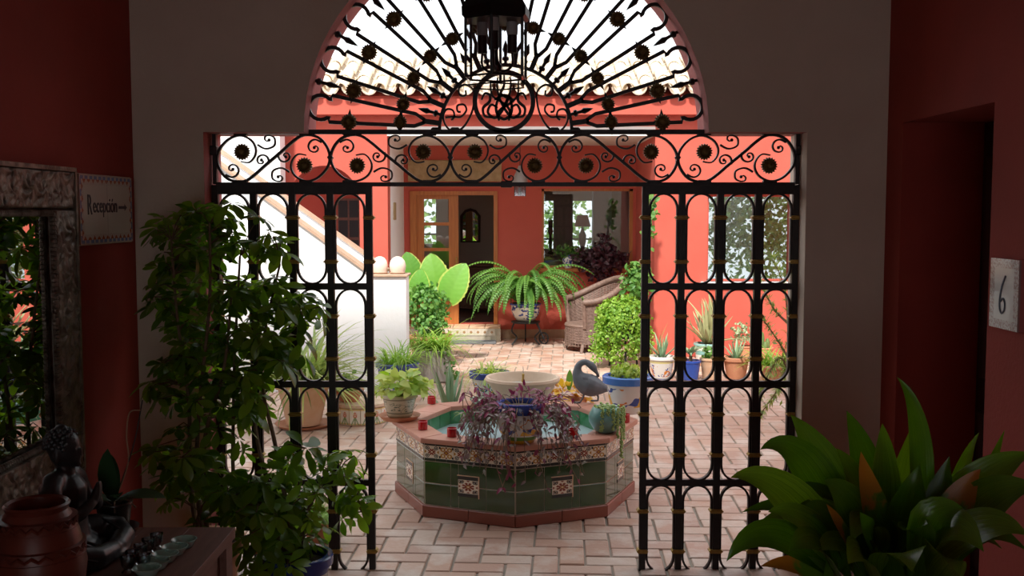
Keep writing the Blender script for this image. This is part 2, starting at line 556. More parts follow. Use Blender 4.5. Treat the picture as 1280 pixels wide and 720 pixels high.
def ceramic(name, bands, motif=None, mscale=9.0, rough=0.25):
    """glazed pot painted in rings: bands = [(height 0..1, colour)], motif = (z0, z1, [colours])"""
    m, nt, N, L, b = newmat(name)
    tc = N.new('ShaderNodeTexCoord')
    sp = N.new('ShaderNodeSeparateXYZ'); L.new(tc.outputs['Generated'], sp.inputs[0])
    cr = N.new('ShaderNodeValToRGB'); cr.color_ramp.interpolation = 'CONSTANT'
    e = cr.color_ramp.elements
    e[0].position = 0; e[0].color = c4(bands[0][1])
    e[1].position = min(bands[1][0], 1); e[1].color = c4(bands[1][1])
    for z, c in bands[2:]:
        k = e.new(z); k.color = c4(c)
    L.new(sp.outputs[2], cr.inputs[0])
    out = cr.outputs[0]
    if motif:
        z0, z1, cols = motif
        prev = out
        for i, (col, sc, lo, hi) in enumerate(cols):
            vo = N.new('ShaderNodeTexNoise'); vo.inputs['Scale'].default_value = mscale * sc; vo.inputs['Detail'].default_value = 1.0
            mp = N.new('ShaderNodeMapping'); mp.inputs['Location'].default_value = (i * 3.7, i * 1.3, i * 2.1)
            L.new(tc.outputs['Generated'], mp.inputs[0]); L.new(mp.outputs[0], vo.inputs['Vector'])
            gt = N.new('ShaderNodeMath'); gt.operation = 'GREATER_THAN'; L.new(vo.outputs[0], gt.inputs[0]); gt.inputs[1].default_value = lo
            lt = N.new('ShaderNodeMath'); lt.operation = 'LESS_THAN'; L.new(vo.outputs[0], lt.inputs[0]); lt.inputs[1].default_value = hi
            a = N.new('ShaderNodeMath'); a.operation = 'GREATER_THAN'; L.new(sp.outputs[2], a.inputs[0]); a.inputs[1].default_value = z0
            c_ = N.new('ShaderNodeMath'); c_.operation = 'LESS_THAN'; L.new(sp.outputs[2], c_.inputs[0]); c_.inputs[1].default_value = z1
            p1 = N.new('ShaderNodeMath'); p1.operation = 'MULTIPLY'; L.new(gt.outputs[0], p1.inputs[0]); L.new(lt.outputs[0], p1.inputs[1])
            p2 = N.new('ShaderNodeMath'); p2.operation = 'MULTIPLY'; L.new(a.outputs[0], p2.inputs[0]); L.new(c_.outputs[0], p2.inputs[1])
            p3 = N.new('ShaderNodeMath'); p3.operation = 'MULTIPLY'; L.new(p1.outputs[0], p3.inputs[0]); L.new(p2.outputs[0], p3.inputs[1])
            mx = N.new('ShaderNodeMix'); mx.data_type = 'RGBA'
            L.new(p3.outputs[0], mx.inputs[0]); L.new(prev, mx.inputs[6]); mx.inputs[7].default_value = c4(col)
            prev = mx.outputs[2]
        out = prev
    L.new(out, b.inputs['Base Color'])
    b.inputs['Roughness'].default_value = rough
    b.inputs['Coat Weight'].default_value = 0.3
    return m


WHT, BLU, YEL, GRN, ORG = (0.72, 0.7, 0.66), (0.03, 0.06, 0.28), (0.68, 0.38, 0.03), (0.08, 0.2, 0.08), (0.6, 0.2, 0.03)
M['pot_talavera'] = ceramic('painted_pot_blue_rim', [(0, YEL), (0.1, (0.1, 0.25, 0.05)), (0.2, WHT), (0.74, BLU)], (0.24, 0.70, [(YEL, 0.34, 0.5, 0.8), (ORG, 0.34, 0.495, 0.515), (BLU, 0.5, 0.66, 0.74)]), 9)
M['pot_bluewhite'] = ceramic('painted_pot_blue_white', [(0, WHT), (0.12, WHT), (0.76, BLU)], (0.22, 0.68, [(YEL, 0.35, 0.55, 0.8), (BLU, 0.5, 0.56, 0.66), (GRN, 0.6, 0.62, 0.7)]), 9)
M['pot_bigblue'] = ceramic('painted_pot_bright_rim', [(0, WHT), (0.5, WHT), (0.78, (0.06, 0.18, 0.55))], (0.2, 0.70, [(YEL, 0.3, 0.56, 0.8), (BLU, 0.45, 0.57, 0.68), (ORG, 0.5, 0.64, 0.7)]), 9)
M['pot_beige'] = ceramic('painted_pot_beige_scrolls', [(0, (0.3, 0.24, 0.15)), (0.1, (0.46, 0.42, 0.3)), (0.2, (0.16, 0.17, 0.12)), (0.25, (0.5, 0.46, 0.34)), (0.8, (0.22, 0.2, 0.13)), (0.86, (0.5, 0.44, 0.32))], (0.28, 0.76, [((0.12, 0.14, 0.1), 0.5, 0.55, 0.6)]), 12)
M['pot_yellow'] = ceramic('painted_pot_yellow_rim', [(0, (0.2, 0.25, 0.4)), (0.08, WHT), (0.72, (0.62, 0.55, 0.25)), (0.82, WHT)], (0.15, 0.66, [(ORG, 0.35, 0.55, 0.66), (BLU, 0.6, 0.6, 0.66)]), 9)
M['pot_vase'] = ceramic('vase_blue_white', [(0, WHT), (0.5, WHT), (0.9, BLU)], (0.1, 0.9, [(BLU, 0.6, 0.52, 0.7)]), 10)
M['floral'] = ceramic('plinth_floral_tile', [(0, (0.72, 0.66, 0.58)), (0.9, (0.72, 0.66, 0.58))], (0.15, 0.85, [((0.62, 0.2, 0.12), 0.7, 0.62, 0.8), ((0.3, 0.38, 0.2), 0.9, 0.6, 0.66)]), 10)

M['lf_scheff'] = leafmat('schefflera_leaf', (0.07, 0.17, 0.016), (0.24, 0.4, 0.05), 0.5, 0.28)
M['lf_asp'] = leafmat('aspidistra_leaf', (0.065, 0.17, 0.015), (0.19, 0.35, 0.035), 0.4, 0.26, stripes=0.06, streak=0.55)
M['lf_asp_brown'] = leafmat('aspidistra_scorched_leaf', (0.06, 0.15, 0.016), (0.13, 0.26, 0.03), 0.28, 0.35, tipc=(0.42, 0.17, 0.035), stripes=0.06, streak=0.4)
M['lf_fern'] = leafmat('fern_frond', (0.07, 0.19, 0.035), (0.16, 0.33, 0.06), 0.35, 0.5)
M['lf_alocasia'] = leafmat('alocasia_leaf', (0.12, 0.33, 0.05), (0.2, 0.45, 0.07), 0.35, 0.4)
M['lf_shrub'] = leafmat('shrub_leaf', (0.06, 0.19, 0.035), (0.17, 0.34, 0.07), 0.3, 0.5, island=True)
M['lf_grass'] = leafmat('grass_blade', (0.15, 0.30, 0.04), (0.34, 0.50, 0.09), 0.35, 0.5, island=True)
M['lf_olive'] = leafmat('olive_blade', (0.13, 0.22, 0.05), (0.40, 0.45, 0.14), 0.35, 0.5, island=True)
M['lf_lime'] = leafmat('lime_leaf', (0.28, 0.42, 0.05), (0.56, 0.62, 0.16), 0.35, 0.5, island=True)
M['lf_trail'] = leafmat('trailing_green_leaf', (0.13, 0.3, 0.03), (0.32, 0.48, 0.07), 0.35, 0.5, island=True)
M['lf_purple'] = leafmat('purple_leaf', (0.16, 0.022, 0.06), (0.33, 0.06, 0.13), 0.25, 0.32)
M['lf_purple_dk'] = leafmat('dark_purple_leaf', (0.06, 0.014, 0.03), (0.11, 0.05, 0.06), 0.15, 0.4, island=True)
M['lf_silver'] = leafmat('silver_striped_leaf', (0.3, 0.3, 0.26), (0.17, 0.08, 0.1), 0.2, 0.32)
M['lf_aloe'] = leafmat('aloe_leaf', (0.2, 0.34, 0.2), (0.33, 0.43, 0.24), 0.12, 0.4)
M['lf_agave'] = leafmat('striped_agave_leaf', (0.3, 0.36, 0.17), (0.5, 0.5, 0.26), 0.12, 0.45)
M['lf_croton'] = leafmat('yellow_croton_leaf', (0.62, 0.36, 0.04), (0.78, 0.55, 0.12), 0.3, 0.5)
M['lf_succ'] = leafmat('burro_tail', (0.28, 0.42, 0.14), (0.42, 0.52, 0.2), 0.2, 0.5, island=True)
M['lf_tree'] = leafmat('garden_tree_leaf', (0.05, 0.13, 0.03), (0.22, 0.34, 0.1), 0.35, 0.5, island=True)
M['lf_orchid'] = leafmat('orchid_leaf', (0.03, 0.08, 0.03), (0.05, 0.12, 0.05), 0.1, 0.25)


# ------------------------------------------------------------------ flat prints (glazed tile designs)
def print_mesh(name, w, h, nx, ny, fn, thick=0.008, col='print'):
    """tile: a thin slab whose face is a grid carrying the print fn(u, v); local XZ plane, face towards -Y"""
    mb = MB()
    v, f = [], []
    for j in range(ny + 1):
        for i in range(nx + 1):
            v.append((w * i / nx, 0, h * j / ny))
    for j in range(ny):
        for i in range(nx):
            a = j * (nx + 1) + i
            f.append((a, a + 1, a + nx + 2, a + nx + 1))
    mb.add(v, f)
    nf = len(f)
    bx = MB().box(0, w, 0.0005, thick, 0, h)
    mb.add(bx.v, bx.f)
    me = mb.mesh(name, M['print'])
    at = me.color_attributes.new('print', 'FLOAT_COLOR', 'CORNER')
    cols = []
    for k in range(len(me.polygons)):
        if k < nf:
            i, j = k % nx, k // nx
            c = fn((i + 0.5) / nx, (j + 0.5) / ny)
        else:
            c = fn(0.001, 0.001)
        for _ in me.polygons[k].loop_indices:
            cols += [c[0], c[1], c[2], 1]
    at.data.foreach_set('color', cols)
    return me


CRM, RST, OCH, INK = (0.74, 0.66, 0.54), (0.22, 0.035, 0.015), (0.42, 0.2, 0.03), (0.03, 0.03, 0.04)


def star_design(u, v):
    x, y = abs(u - 0.5) * 2, abs(v - 0.5) * 2
    r = math.hypot(x, y)
    a = math.atan2(y, x)
    if x > 0.97 or y > 0.97: return CRM
    if r < 0.1: return CRM
    if r < 0.2: return OCH
    if r < 0.62 and abs(math.sin(4 * a)) * 0.5 + 0.12 > r * 0.72 and r > 0.2:
        return RST
    d = math.hypot(x - 0.72, y - 0.72)
    if d < 0.15 or abs(d - 0.24) < 0.05: return INK
    d = math.hypot(x - 0.9, y)
    if d < 0.13: return RST
    d = math.hypot(x, y - 0.9)
    if d < 0.13: return RST
    d = math.hypot(x - 0.5, y - 0.82)
    if d < 0.1: return OCH
    d = math.hypot(x - 0.82, y - 0.5)
    if d < 0.1: return OCH
    return CRM


def frieze_design(u, v):
    y = abs(v - 0.5) * 2
    if y > 0.93: return CRM
    U = (u * 2) % 1.0
    x = abs(U - 0.5) * 2
    big = int(u * 2) % 2 == 0
    r = math.hypot(x, y)
    a = math.atan2(y, x)
    if big:
        if r < 0.12: return CRM
        if r < 0.55 and abs(math.sin(4 * a)) * 0.45 + 0.14 > r * 0.75: return RST
        d = math.hypot(x - 0.6, y - 0.62)
        if d < 0.12 or abs(d - 0.24) < 0.06: return INK
        if math.hypot(x - 0.95, y) < 0.22: return OCH
    else:
        if x + y < 0.22: return OCH
        if x + y < 0.42: return RST
        d = math.hypot(x - 0.45, y - 0.5)
        if abs(d - 0.26) < 0.09: return OCH
        d = math.hypot(x - 0.95, y - 0.75)
        if d < 0.2: return INK
        if math.hypot(x, y - 0.85) < 0.14: return RST
    return CRM


def sign_design(u, v, W=0.62, H=0.30):
    x, y = min(u, 1 - u) * W, min(v, 1 - v) * H
    d = min(x, y)
    t = (u * W if y < x else v * H)
    if d > 0.045: return (0.62, 0.57, 0.48)
    k = abs(((t / 0.052) % 1) - 0.5) * 2
    q = d / 0.045
    if q < 0.08: return (0.5, 0.45, 0.4)
    if q < 0.45: return (0.16, 0.22, 0.42) if (k < 0.65) else (0.55, 0.5, 0.45)
    if abs((q - 0.45) / 0.5 - k) < 0.16: return (0.6, 0.55, 0.48)
    return (0.4, 0.11, 0.05) if (q - 0.45) / 0.5 < k else (0.58, 0.5, 0.42)


def number_design(u, v):
    d = min(min(u, 1 - u) * 0.22, min(v, 1 - v) * 0.27)
    if d > 0.034: return (0.62, 0.62, 0.62)
    n = noise.noise(Vector((u * 26, v * 30, 3.1)))
    return (0.34, 0.22, 0.22) if n > 0.05 else (0.5, 0.44, 0.44)


# ================================================================== THE SETTING
XL, XR, YW, YG = -1.94, 1.92, 5.36, 5.50      # room side walls, gate wall face, ironwork plane
ZC = 4.1
YF, YB = 13.65, 15.70                          # courtyard back: front plane and porch back wall

# ---- floors
fl = tag(MB().box(-6, 6.5, YW, 16.0, -0.12, -0.012).build('floor', M['mortar']), 'herringbone terracotta brick paving of the courtyard', 'floor', kind='structure')
WB, LB = 0.145, 0.29
rb = random.Random(5)
cells = []
rot = math.radians(-3)
cr_, sr_ = math.cos(rot), math.sin(rot)
for iy in range(-10, 90):
    for ix in range(-60, 60):
        c = (ix - iy) % 4
        if c == 0:
            cells.append((ix + 1.0, iy + 0.5, 0))
        elif c == 3:
            cells.append((ix + 0.5, iy + 1.0, 1))
bricks = []
for cx_, cy_, o in cells:
    x, y = cx_ * WB, cy_ * WB + 5.0
    X, Y = x * cr_ - (y - 9) * sr_, 9 + x * sr_ + (y - 9) * cr_
    if not (YW - 0.1 < Y < YF + 2.0): continue
    if abs(X) > 0.55 * Y + 0.6 or X < -4.2 or X > 5.0: continue
    if Y > YF and not (-1.7 < X < 1.95): continue
    if math.hypot(X - 0.02, Y - 7.03) < 0.62: continue
    pxv = 640 + X / Y * 1300
    vis = 455 < pxv < 815
    sc = (0 if vis or abs(pxv - 640) < 390 else 50) + Y
    bricks.append((sc, X, Y, o))
bricks.sort()
bm_ = []
for k in range(3):
    mb = MB()
    mb.cbox((0, 0, -0.02), (LB - 0.012 - 0.003 * k, WB - 0.012 + 0.002 * (k - 1), 0.04), ch=0.005)
    bm_.append(mb.mesh('brick', M['brick']))
for i, (s_, X, Y, o) in enumerate(bricks[:300]):
    Mx = Matrix.Translation((X, Y, rb.uniform(-0.003, 0.002))) @ Matrix.Rotation(rot + (PI / 2 if o else 0) + rb.uniform(-0.012, 0.012), 4, 'Z') @ Matrix.Rotation(rb.uniform(-0.008, 0.008), 4, 'X')
    inst('brick', bm_[rb.randrange(3)], fl, Mx)
mb = MB()
for s_, X, Y, o in bricks[300:]:
    R3 = Matrix.Rotation(rot + (PI / 2 if o else 0) + rb.uniform(-0.012, 0.012), 3, 'Z')
    mb.cbox((X, Y, -0.02 + rb.uniform(-0.003, 0.002)), (LB - 0.013, WB - 0.012, 0.04), R3, ch=0.005)
tag(mb.build('brick_paving', M['brick_far'], fl), kind='stuff')
tag(MB().box(XL - 0.3, XR + 1.2, -3.2, YW, -0.12, 0.0).build('floor_lobby', M['floor_room']), 'dark terracotta floor of the entrance hall', 'floor', kind='structure')

# ---- gate wall with arch (room side beige, reveal pink)
a_c = P(633, 165, YW)
ax, az = a_c.x, a_c.z
AR = 251 / 1300 * YW
jl, jr = P(259, 400, YW).x, P(1004.5, 400, YW).x
poly = [(XL - 0.3, 0), (jl, 0), (jl, az)]
ip = len(poly)
for k in range(37):
    a = PI - PI * k / 36
    poly.append((ax + AR * math.cos(a), az + AR * math.sin(a)))
poly += [(jr, az), (jr, 0), (XR + 1.2, 0), (XR + 1.2, ZC), (XL - 0.3, ZC)]
nrev = len(poly) - 4
mb = MB()
mb.extr(poly, YW, YW + 0.32, side_mi=lambda i: 1 if 1 <= i < nrev - 1 else 0)
bmx = bmesh.new()
gw = mb.build('wall_front', [M['wall_beige'], M['jamb']])
bmx.from_mesh(gw.data)
bmesh.ops.triangulate(bmx, faces=[f for f in bmx.faces if len(f.verts) > 4])
bmx.to_mesh(gw.data)
bmx.free()
tag(gw, 'beige plaster wall with an arched gateway edged in pink', 'wall', kind='structure')
# upper storey of the house above the gateway
tag(MB().box(-7, 7, YW + 0.02, YW + 0.30, ZC, 7.4).box(-7, XL - 0.3, YW + 0.02, YW + 0.3, 0, ZC).box(XR + 1.2, 7, YW + 0.02, YW + 0.3, 0, ZC)
    .build('wall_facade', M['white']), 'white outer wall of the house above the gateway', 'wall', kind='structure')
mb = MB().box(XL - 0.3, XL, -3.2, YW, 0, ZC)
tag(mb.build('wall_left', M['wall_red']), 'dark oxblood wall behind the mirror', 'wall', kind='structure')
# right wall with door recess
d0, d1, dz = 4.18, 5.15, 2.36
mb = MB()
mb.box(XR, XR + 0.45, -3.2, d0, 0, ZC).box(XR, XR + 0.45, d1, YW, 0, ZC).box(XR, XR + 0.45, d0, d1, dz, ZC)
tag(mb.build('wall_right', M['wall_red']), 'dark oxblood wall with a doorway recess', 'wall', kind='structure')
dr = tag(MB().box(XR + 0.40, XR + 0.45, d0 + 0.001, d1 - 0.001, 0, dz - 0.001).build('door_1', M['door_dark']), 'dark wooden door set deep in the oxblood wall', 'door', kind='structure')
for k in range(2):
    for z0, z1 in ((0.15, 0.95), (1.1, 2.2)):
        y0 = d0 + 0.08 + k * 0.44
        MB().cbox((XR + 0.395, y0 + 0.2, (z0 + z1) / 2), (0.03, 0.36, z1 - z0), ch=0.012).build('door_panel', M['door_dark'], dr)
MB().lathe([(0.0, 0), (0.028, 0.005), (0.03, 0.02), (0.015, 0.03)], (0, 0, 0), 12).xf(Matrix.Translation((XR + 0.37, d0 + 0.1, 1.05)) @ Matrix.Rotation(-PI / 2, 4, 'Y')).build('door_knob', M['brass'], dr, True)
# far end of the hall behind the camera, with an unseen opening added for fill light
mb = MB()
mb.box(XL - 0.3, -1.1, -3.5, -3.2, 0, ZC).box(1.1, XR + 1.2, -3.5, -3.2, 0, ZC).box(-1.1, 1.1, -3.5, -3.2, 2.5, ZC)
tag(mb.build('wall_back', M['wall_beige']), 'beige end wall of the hall with an opening added for fill light', 'wall', kind='structure')
tag(MB().box(XL - 0.3, XR + 1.2, -3.5, YW + 0.3, ZC, ZC + 0.25).build('ceiling', M['ceiling']), 'plain plaster ceiling of the hall', 'ceiling', kind='structure')


def wall_holes(x0, x1, z0, z1, y0, y1, holes):
    """wall in a plane of constant y with rectangular openings (x0, x1, z0, z1)"""
    xs = sorted({x0, x1} | {h[0] for h in holes} | {h[1] for h in holes})
    zs = sorted({z0, z1} | {h[2] for h in holes} | {h[3] for h in holes})
    xs = [x for x in xs if x0 <= x <= x1]; zs = [z for z in zs if z0 <= z <= z1]
    mb = MB()
    for i in range(len(xs) - 1):
        j = 0
        while j < len(zs) - 1:
            def solid(j):
                mx, mz = (xs[i] + xs[i + 1]) / 2, (zs[j] + zs[j + 1]) / 2
                return not any(h[0] < mx < h[1] and h[2] < mz < h[3] for h in holes)
            if not solid(j):
                j += 1; continue
            k = j
            while k < len(zs) - 1 and solid(k): k += 1
            mb.box(xs[i], xs[i + 1], y0, y1, zs[j], zs[k])
            j = k
    return mb


# ---- courtyard back: front plane (salmon), porch, beam, cornice
XPL, XPR = P(485, 300, YF).x, P(818, 300, YF).x
CZ = P(600, 182, YB).z                      # porch soffit
BZ = P(600, 158, YF).z                      # top of white beam
EZ = 3.36                                   # eaves
wx0, wx1 = P(884, 300, YF).x, P(991, 300, YF).x
wz0, wz1 = P(900, 352, YF).z, P(900, 243, YF).z
tag(wall_holes(XPR, 6.5, 0, EZ, YF, YF + 0.3, [(wx0, wx1, wz0, wz1)]).build('wall_salmon', M['salmon']), 'salmon courtyard wall with a window over the row of flowerpots', 'wall', kind='structure')
# left salmon wall with the arched opening
xl0 = P(350, 200, YF).x
acx, arad, azt = P(405, 230, YF).x, 0.46, P(405, 207, YF).z
asp_ = azt - arad
poly = [(xl0 - 0.6, 0), (acx - arad, 0), (acx - arad, asp_)]
for k in range(1, 24):
    a = PI - PI * k / 24
    poly.append((acx + arad * math.cos(a), asp_ + arad * math.sin(a)))
poly += [(acx + arad, asp_), (acx + arad, 0), (XPL, 0), (XPL, EZ), (xl0 - 0.6, EZ)]
lw = MB().extr(poly, YF, YF + 0.3, side_mi=None).build('wall_salmon_arch', M['salmon'])
bmx = bmesh.new(); bmx.from_mesh(lw.data)
bmesh.ops.triangulate(bmx, faces=[f for f in bmx.faces if len(f.verts) > 4]); bmx.to_mesh(lw.data); bmx.free()
tag(lw, 'salmon courtyard wall with a dark arched opening above the stair', 'wall', kind='structure')
mb = MB().box(acx - arad - 0.3, acx + arad + 0.1, YF + 1.2, YF + 1.3, 0, EZ)
tag(mb.build('wall_alcove', M['porch_red']), 'shaded red wall inside the arched opening', 'wall', kind='structure')
wa = tag(MB().box(acx - 0.02, acx + 0.3, YF + 1.14, YF + 1.2, 0.95, 2.1).build('window_3', M['dark_wood']), 'dark small-paned window inside the arched opening', 'window', kind='structure')
for i in range(2):
    for j in range(4):
        MB().box(acx + i * 0.15, acx + 0.125 + i * 0.15, YF + 1.13, YF + 1.15, 0.99 + j * 0.28, 1.23 + j * 0.28).build('pane', M['dark_iron'], wa)
# white beam, red band, soffit, side walls
tag(MB().box(XPL, XPR, YF, YF + 0.25, CZ, BZ).build('lintel_porch', M['white_soffit']), 'white beam over the porch opening', 'beam', kind='structure')
tag(MB().box(XPL, XPR, YF, YF + 0.3, BZ, EZ).build('wall_above_porch', M['salmon']), 'salmon wall band over the porch beam', 'wall', kind='structure')
tag(MB().box(XPL - 0.3, XPR + 0.3, YF + 0.25, YB, CZ, CZ + 0.12).build('ceiling_porch', M['white_soffit']), 'white soffit of the porch', 'ceiling', kind='structure')
tag(MB().box(XPL - 0.3, XPL, YF + 0.3, YB, 0, CZ).build('wall_porch_white', M['white']), 'white side wall of the porch', 'wall', kind='structure')
tag(MB().box(XPR, XPR + 0.3, YF + 0.3, YB, 0, CZ).build('wall_porch_side', M['salmon']), 'salmon side wall of the porch', 'wall', kind='structure')
tag(MB().box(-6, 6.5, YF - 0.16, YF, 3.16, EZ).build('trim_cornice', M['salmon']), 'salmon cornice under the tiled eaves', 'cornice', kind='structure')
# porch back wall with door and window
dx0, dx1 = P(513, 300, YB).x, P(622, 300, YB).x
DF = P(560, 405, YB).z
dzt = P(560, 239, YB).z
bx0, bx1 = P(677, 300, YB).x, P(791, 300, YB).x
bz0, bz1 = P(700, 335, YB).z, P(700, 236, YB).z
tag(wall_holes(XPL - 0.3, XPR + 0.3, 0.0, CZ + 0.1, YB, YB + 0.25, [(dx0, dx1, DF, dzt), (bx0, bx1, bz0, bz1)]).build('wall_porch', M['porch_red']), 'brick red porch wall around the wooden door', 'wall', kind='structure')
tag(MB().box(dx1 + 0.02, XPR, YB - 0.02, YB, -0.01, 0.13).build('baseboard_porch', M['coping']), 'stone skirting along the red porch wall', 'baseboard', kind='structure')
# step in front of the door
st = tag(MB().box(dx0 - 0.05, dx1 + 0.05, YB - 0.42, YB + 0.25, -0.02, DF - 0.025).build('trim_step', M['grout']), 'tiled doorstep below the wooden door', 'step', kind='structure')
for i in range(6):
    w = (dx1 - dx0 + 0.1) / 6
    for j in range(2):
        MB().cbox((dx0 - 0.05 + (i + 0.5) * w, YB - 0.32 + j * 0.21, DF - 0.012), (w - 0.008, 0.2, 0.024), ch=0.004).build('step_tile', M['terra_pale'], st)
stm = print_mesh('riser_tile', 0.1, 0.1, 10, 10, lambda u, v: (0.35, 0.2, 0.1) if abs(u - 0.5) + abs(v - 0.5) < 0.28 else (0.62, 0.56, 0.47))
for i in range(13):
    inst('riser_tile', stm, st, Matrix.Translation((dx0 - 0.04 + i * 0.102, YB - 0.428, 0.085)))
tag(MB().cbox((P(592, 425, 15.1).x, 15.1, 0.01), (0.66, 0.32, 0.025), ch=0.006).build('doormat', M['mat_grey']), 'grey doormat at the foot of the doorstep', 'doormat')


# ---- wooden door of the porch: frame, glazed closed leaf, open gap
dw = thing('door_2', 'honey wood door with one glazed leaf shut and the other open', 'door', (dx0, YB, DF))
dw['kind'] = 'structure'
f0, f1 = P(521, 300, YB).x, P(573, 300, YB).x
mb = MB()
mb.box(dx0, f0, YB - 0.03, YB + 0.1, DF, dzt).box(P(617, 300, YB).x, dx1, YB - 0.03, YB + 0.1, DF, dzt).box(f0, P(617, 300, YB).x, YB - 0.03, YB + 0.1, dzt - 0.06, dzt)
mb.build('door_frame', M['wood'], dw)
px0, px1 = P(530, 300, YB).x, P(561, 300, YB).x
rows = [(249, 278), (282, 310), (314, 342)]
hl = [(px0, px1, P(540, b, YB).z, P(540, a, YB).z) for a, b in rows]
lf = wall_holes(f0, f1, DF, dzt - 0.06, YB + 0.02, YB + 0.07, hl).build('door_leaf', M['wood'], dw)
for h in hl:
    MB().box(h[0], h[1], YB + 0.04, YB + 0.046, h[2], h[3]).build('pane', M['glass'], lf)
MB().cbox(((px0 + px1) / 2, YB + 0.02, (DF + hl[2][2]) / 2), (px1 - px0, 0.03, hl[2][2] - DF - 0.2), ch=0.012).build('lower_panel', M['wood'], lf)
MB().cbox((f1 - 0.03, YB - 0.005, DF + 0.95), (0.02, 0.05, 0.14), ch=0.006).build('handle', M['brass'], lf)

# ---- porch window
pw = thing('window_1', 'wood framed porch window above the wicker chair', 'window', (bx0, YB, bz0))
pw['kind'] = 'structure'
fw = 0.035
mb = MB()
mb.box(bx0, bx0 + fw, YB + 0.02, YB + 0.1, bz0, bz1).box(bx1 - fw * 1.5, bx1, YB + 0.02, YB + 0.1, bz0, bz1).box(bx0, bx1, YB + 0.02, YB + 0.1, bz1 - fw, bz1).box(bx0, bx1, YB + 0.02, YB + 0.1, bz0, bz0 + fw)
mb.build('window_frame', M['wood'], pw)
MB().box(bx0 - 0.05, bx1 + 0.05, YB - 0.1, YB + 0.02, bz0 - 0.05, bz0).build('window_sill', M['wood'], pw)
MB().box(bx0 + fw, bx1 - fw, YB + 0.055, YB + 0.061, bz0 + fw, bz1 - fw).build('pane', M['glass'], pw)

# ---- room behind the porch: walls with bright windows
RY = 18.6
wh = [(P(674, 280, RY).x, P(692, 280, RY).x, P(680, 311, RY).z, P(680, 251, RY).z), (P(716, 280, RY).x, P(742, 280, RY).x, P(730, 311, RY).z, P(730, 251, RY).z),
      (P(525, 280, RY).x, P(545, 280, RY).x, P(530, 305, RY).z, P(530, 246, RY).z)]
rw = tag(wall_holes(-2.02, 2.2, 0, 3.1, RY, RY + 0.15, wh).build('wall_inner_room', M['room_cream']), 'wall of the dim room behind the porch with its bright windows', 'wall', kind='structure')
for h in wh:
    MB().box(h[0], h[1], RY - 0.02, RY + 0.02, h[2] + 0.16, h[2] + 0.19).build('window_bar', M['door_dark'], rw)
tag(MB().box(-2.02, -1.94, YB + 0.25, RY, 0, 3.1).build('wall_inner_side', M['room_cream']), 'side wall of the dim room by the door', 'wall', kind='structure')
tag(MB().box(2.12, 2.2, YB + 0.25, RY, 0, 3.1).build('wall_inner_end', M['room_cream']), 'end wall of the dim room beyond the window', 'wall', kind='structure')
tag(MB().box(-2.02, 2.2, YB + 0.25, RY + 0.15, 3.1, 3.2).build('ceiling_inner', M['ceiling']), 'plain ceiling of the room behind the porch', 'ceiling', kind='structure')
tag(MB().box(-1.94, 2.12, YB + 0.25, RY, 0.1, DF).build('floor_inner', M['dark_wood']), 'dark floor of the room behind the porch', 'floor', kind='structure')
tag(MB().box(P(741, 250, 18.4).x, P(764, 250, 18.4).x, 18.3, RY - 0.001, DF, 3.0).build('pillar_inner', M['room_blue']), 'pale pillar standing inside the room behind the window', 'pillar', kind='structure')
# things inside that room
ct = thing('console_table', 'dark wooden console table inside the room behind the door', 'table', (P(592, 366, 17.6).x, 17.6, DF))
c0 = WL[ct]
MB().cbox((c0.x, c0.y, DF + 0.80), (0.8, 0.4, 0.05), ch=0.008).build('top', M['dark_wood'], ct)
MB().cbox((c0.x, c0.y, DF + 0.42), (0.74, 0.36, 0.7), ch=0.008).build('body', M['dark_wood'], ct)
for s in (-1, 1):
    dd = MB().cbox((c0.x + s * 0.18, c0.y - 0.185, DF + 0.42), (0.32, 0.02, 0.6), ch=0.006).build('cabinet_door', M['dark_wood'], ct)
    MB().ell((c0.x + s * 0.05, c0.y - 0.205, DF + 0.45), (0.012, 0.012, 0.012), 8, 6).build('knob', M['brass'], dd)
    for q in (-1, 1):
        MB().box(c0.x + s * 0.33 - 0.025, c0.x + s * 0.33 + 0.025, c0.y + q * 0.13 - 0.02, c0.y + q * 0.13 + 0.02, DF, DF + 0.08).build('leg', M['dark_wood'], ct)
mi = thing('arched_mirror', 'arched dark framed mirror hanging above the console table', 'mirror', P(586, 302, RY - 0.03))
pts = [P(x, y, RY - 0.03) for x, y in ((577, 302), (577, 270), (582, 264), (588, 262), (594, 264), (599, 270), (599, 302))]
MB().ribbon([(p.x, p.z) for p in pts], 0.05, 0.05, RY - 0.03, True).build('frame', M['door_dark'], mi)
MB().extr([(p.x, p.z) for p in pts], RY - 0.03, RY - 0.02).build('glass', M['mirror'], mi)
tl = thing('table_lamp', 'table lamp with a dark red shade inside the porch window', 'lamp', P(728, 318, 16.4))
b0 = WL[tl]
MB().lathe([(0.07, 0), (0.07, 0.02), (0.03, 0.05), (0.03, 0.10), (0.055, 0.2), (0.06, 0.3), (0.03, 0.37), (0.015, 0.42), (0.015, 0.47)], b0, 16).build('lamp_base', M['door_dark'], tl, True)
MB().lathe([(0.13, 0.44), (0.08, 0.62), (0.075, 0.62), (0.125, 0.445)], b0, 20, closed=True).build('lamp_shade', M['lamp_red'], tl, True)
ck = thing('candlestick', 'dark turned candlestick with candle inside the porch window', 'candlestick', P(688, 318, 16.4))
b0 = WL[ck]
MB().lathe([(0.06, 0), (0.06, 0.02), (0.02, 0.05), (0.03, 0.2), (0.02, 0.3), (0.045, 0.36), (0.045, 0.38)], b0, 14).build('holder', M['door_dark'], ck, True)
MB().lathe([(0.035, 0.38), (0.035, 0.54)], b0, 12).build('candle', M['dark_iron'], ck, True)
sb = thing('sideboard', 'low dark sideboard under the lamp inside the porch window', 'sideboard', (P(720, 320, 16.4).x + 0.1, 16.4, DF))
b0 = WL[sb]
zt = P(728, 318, 16.4).z
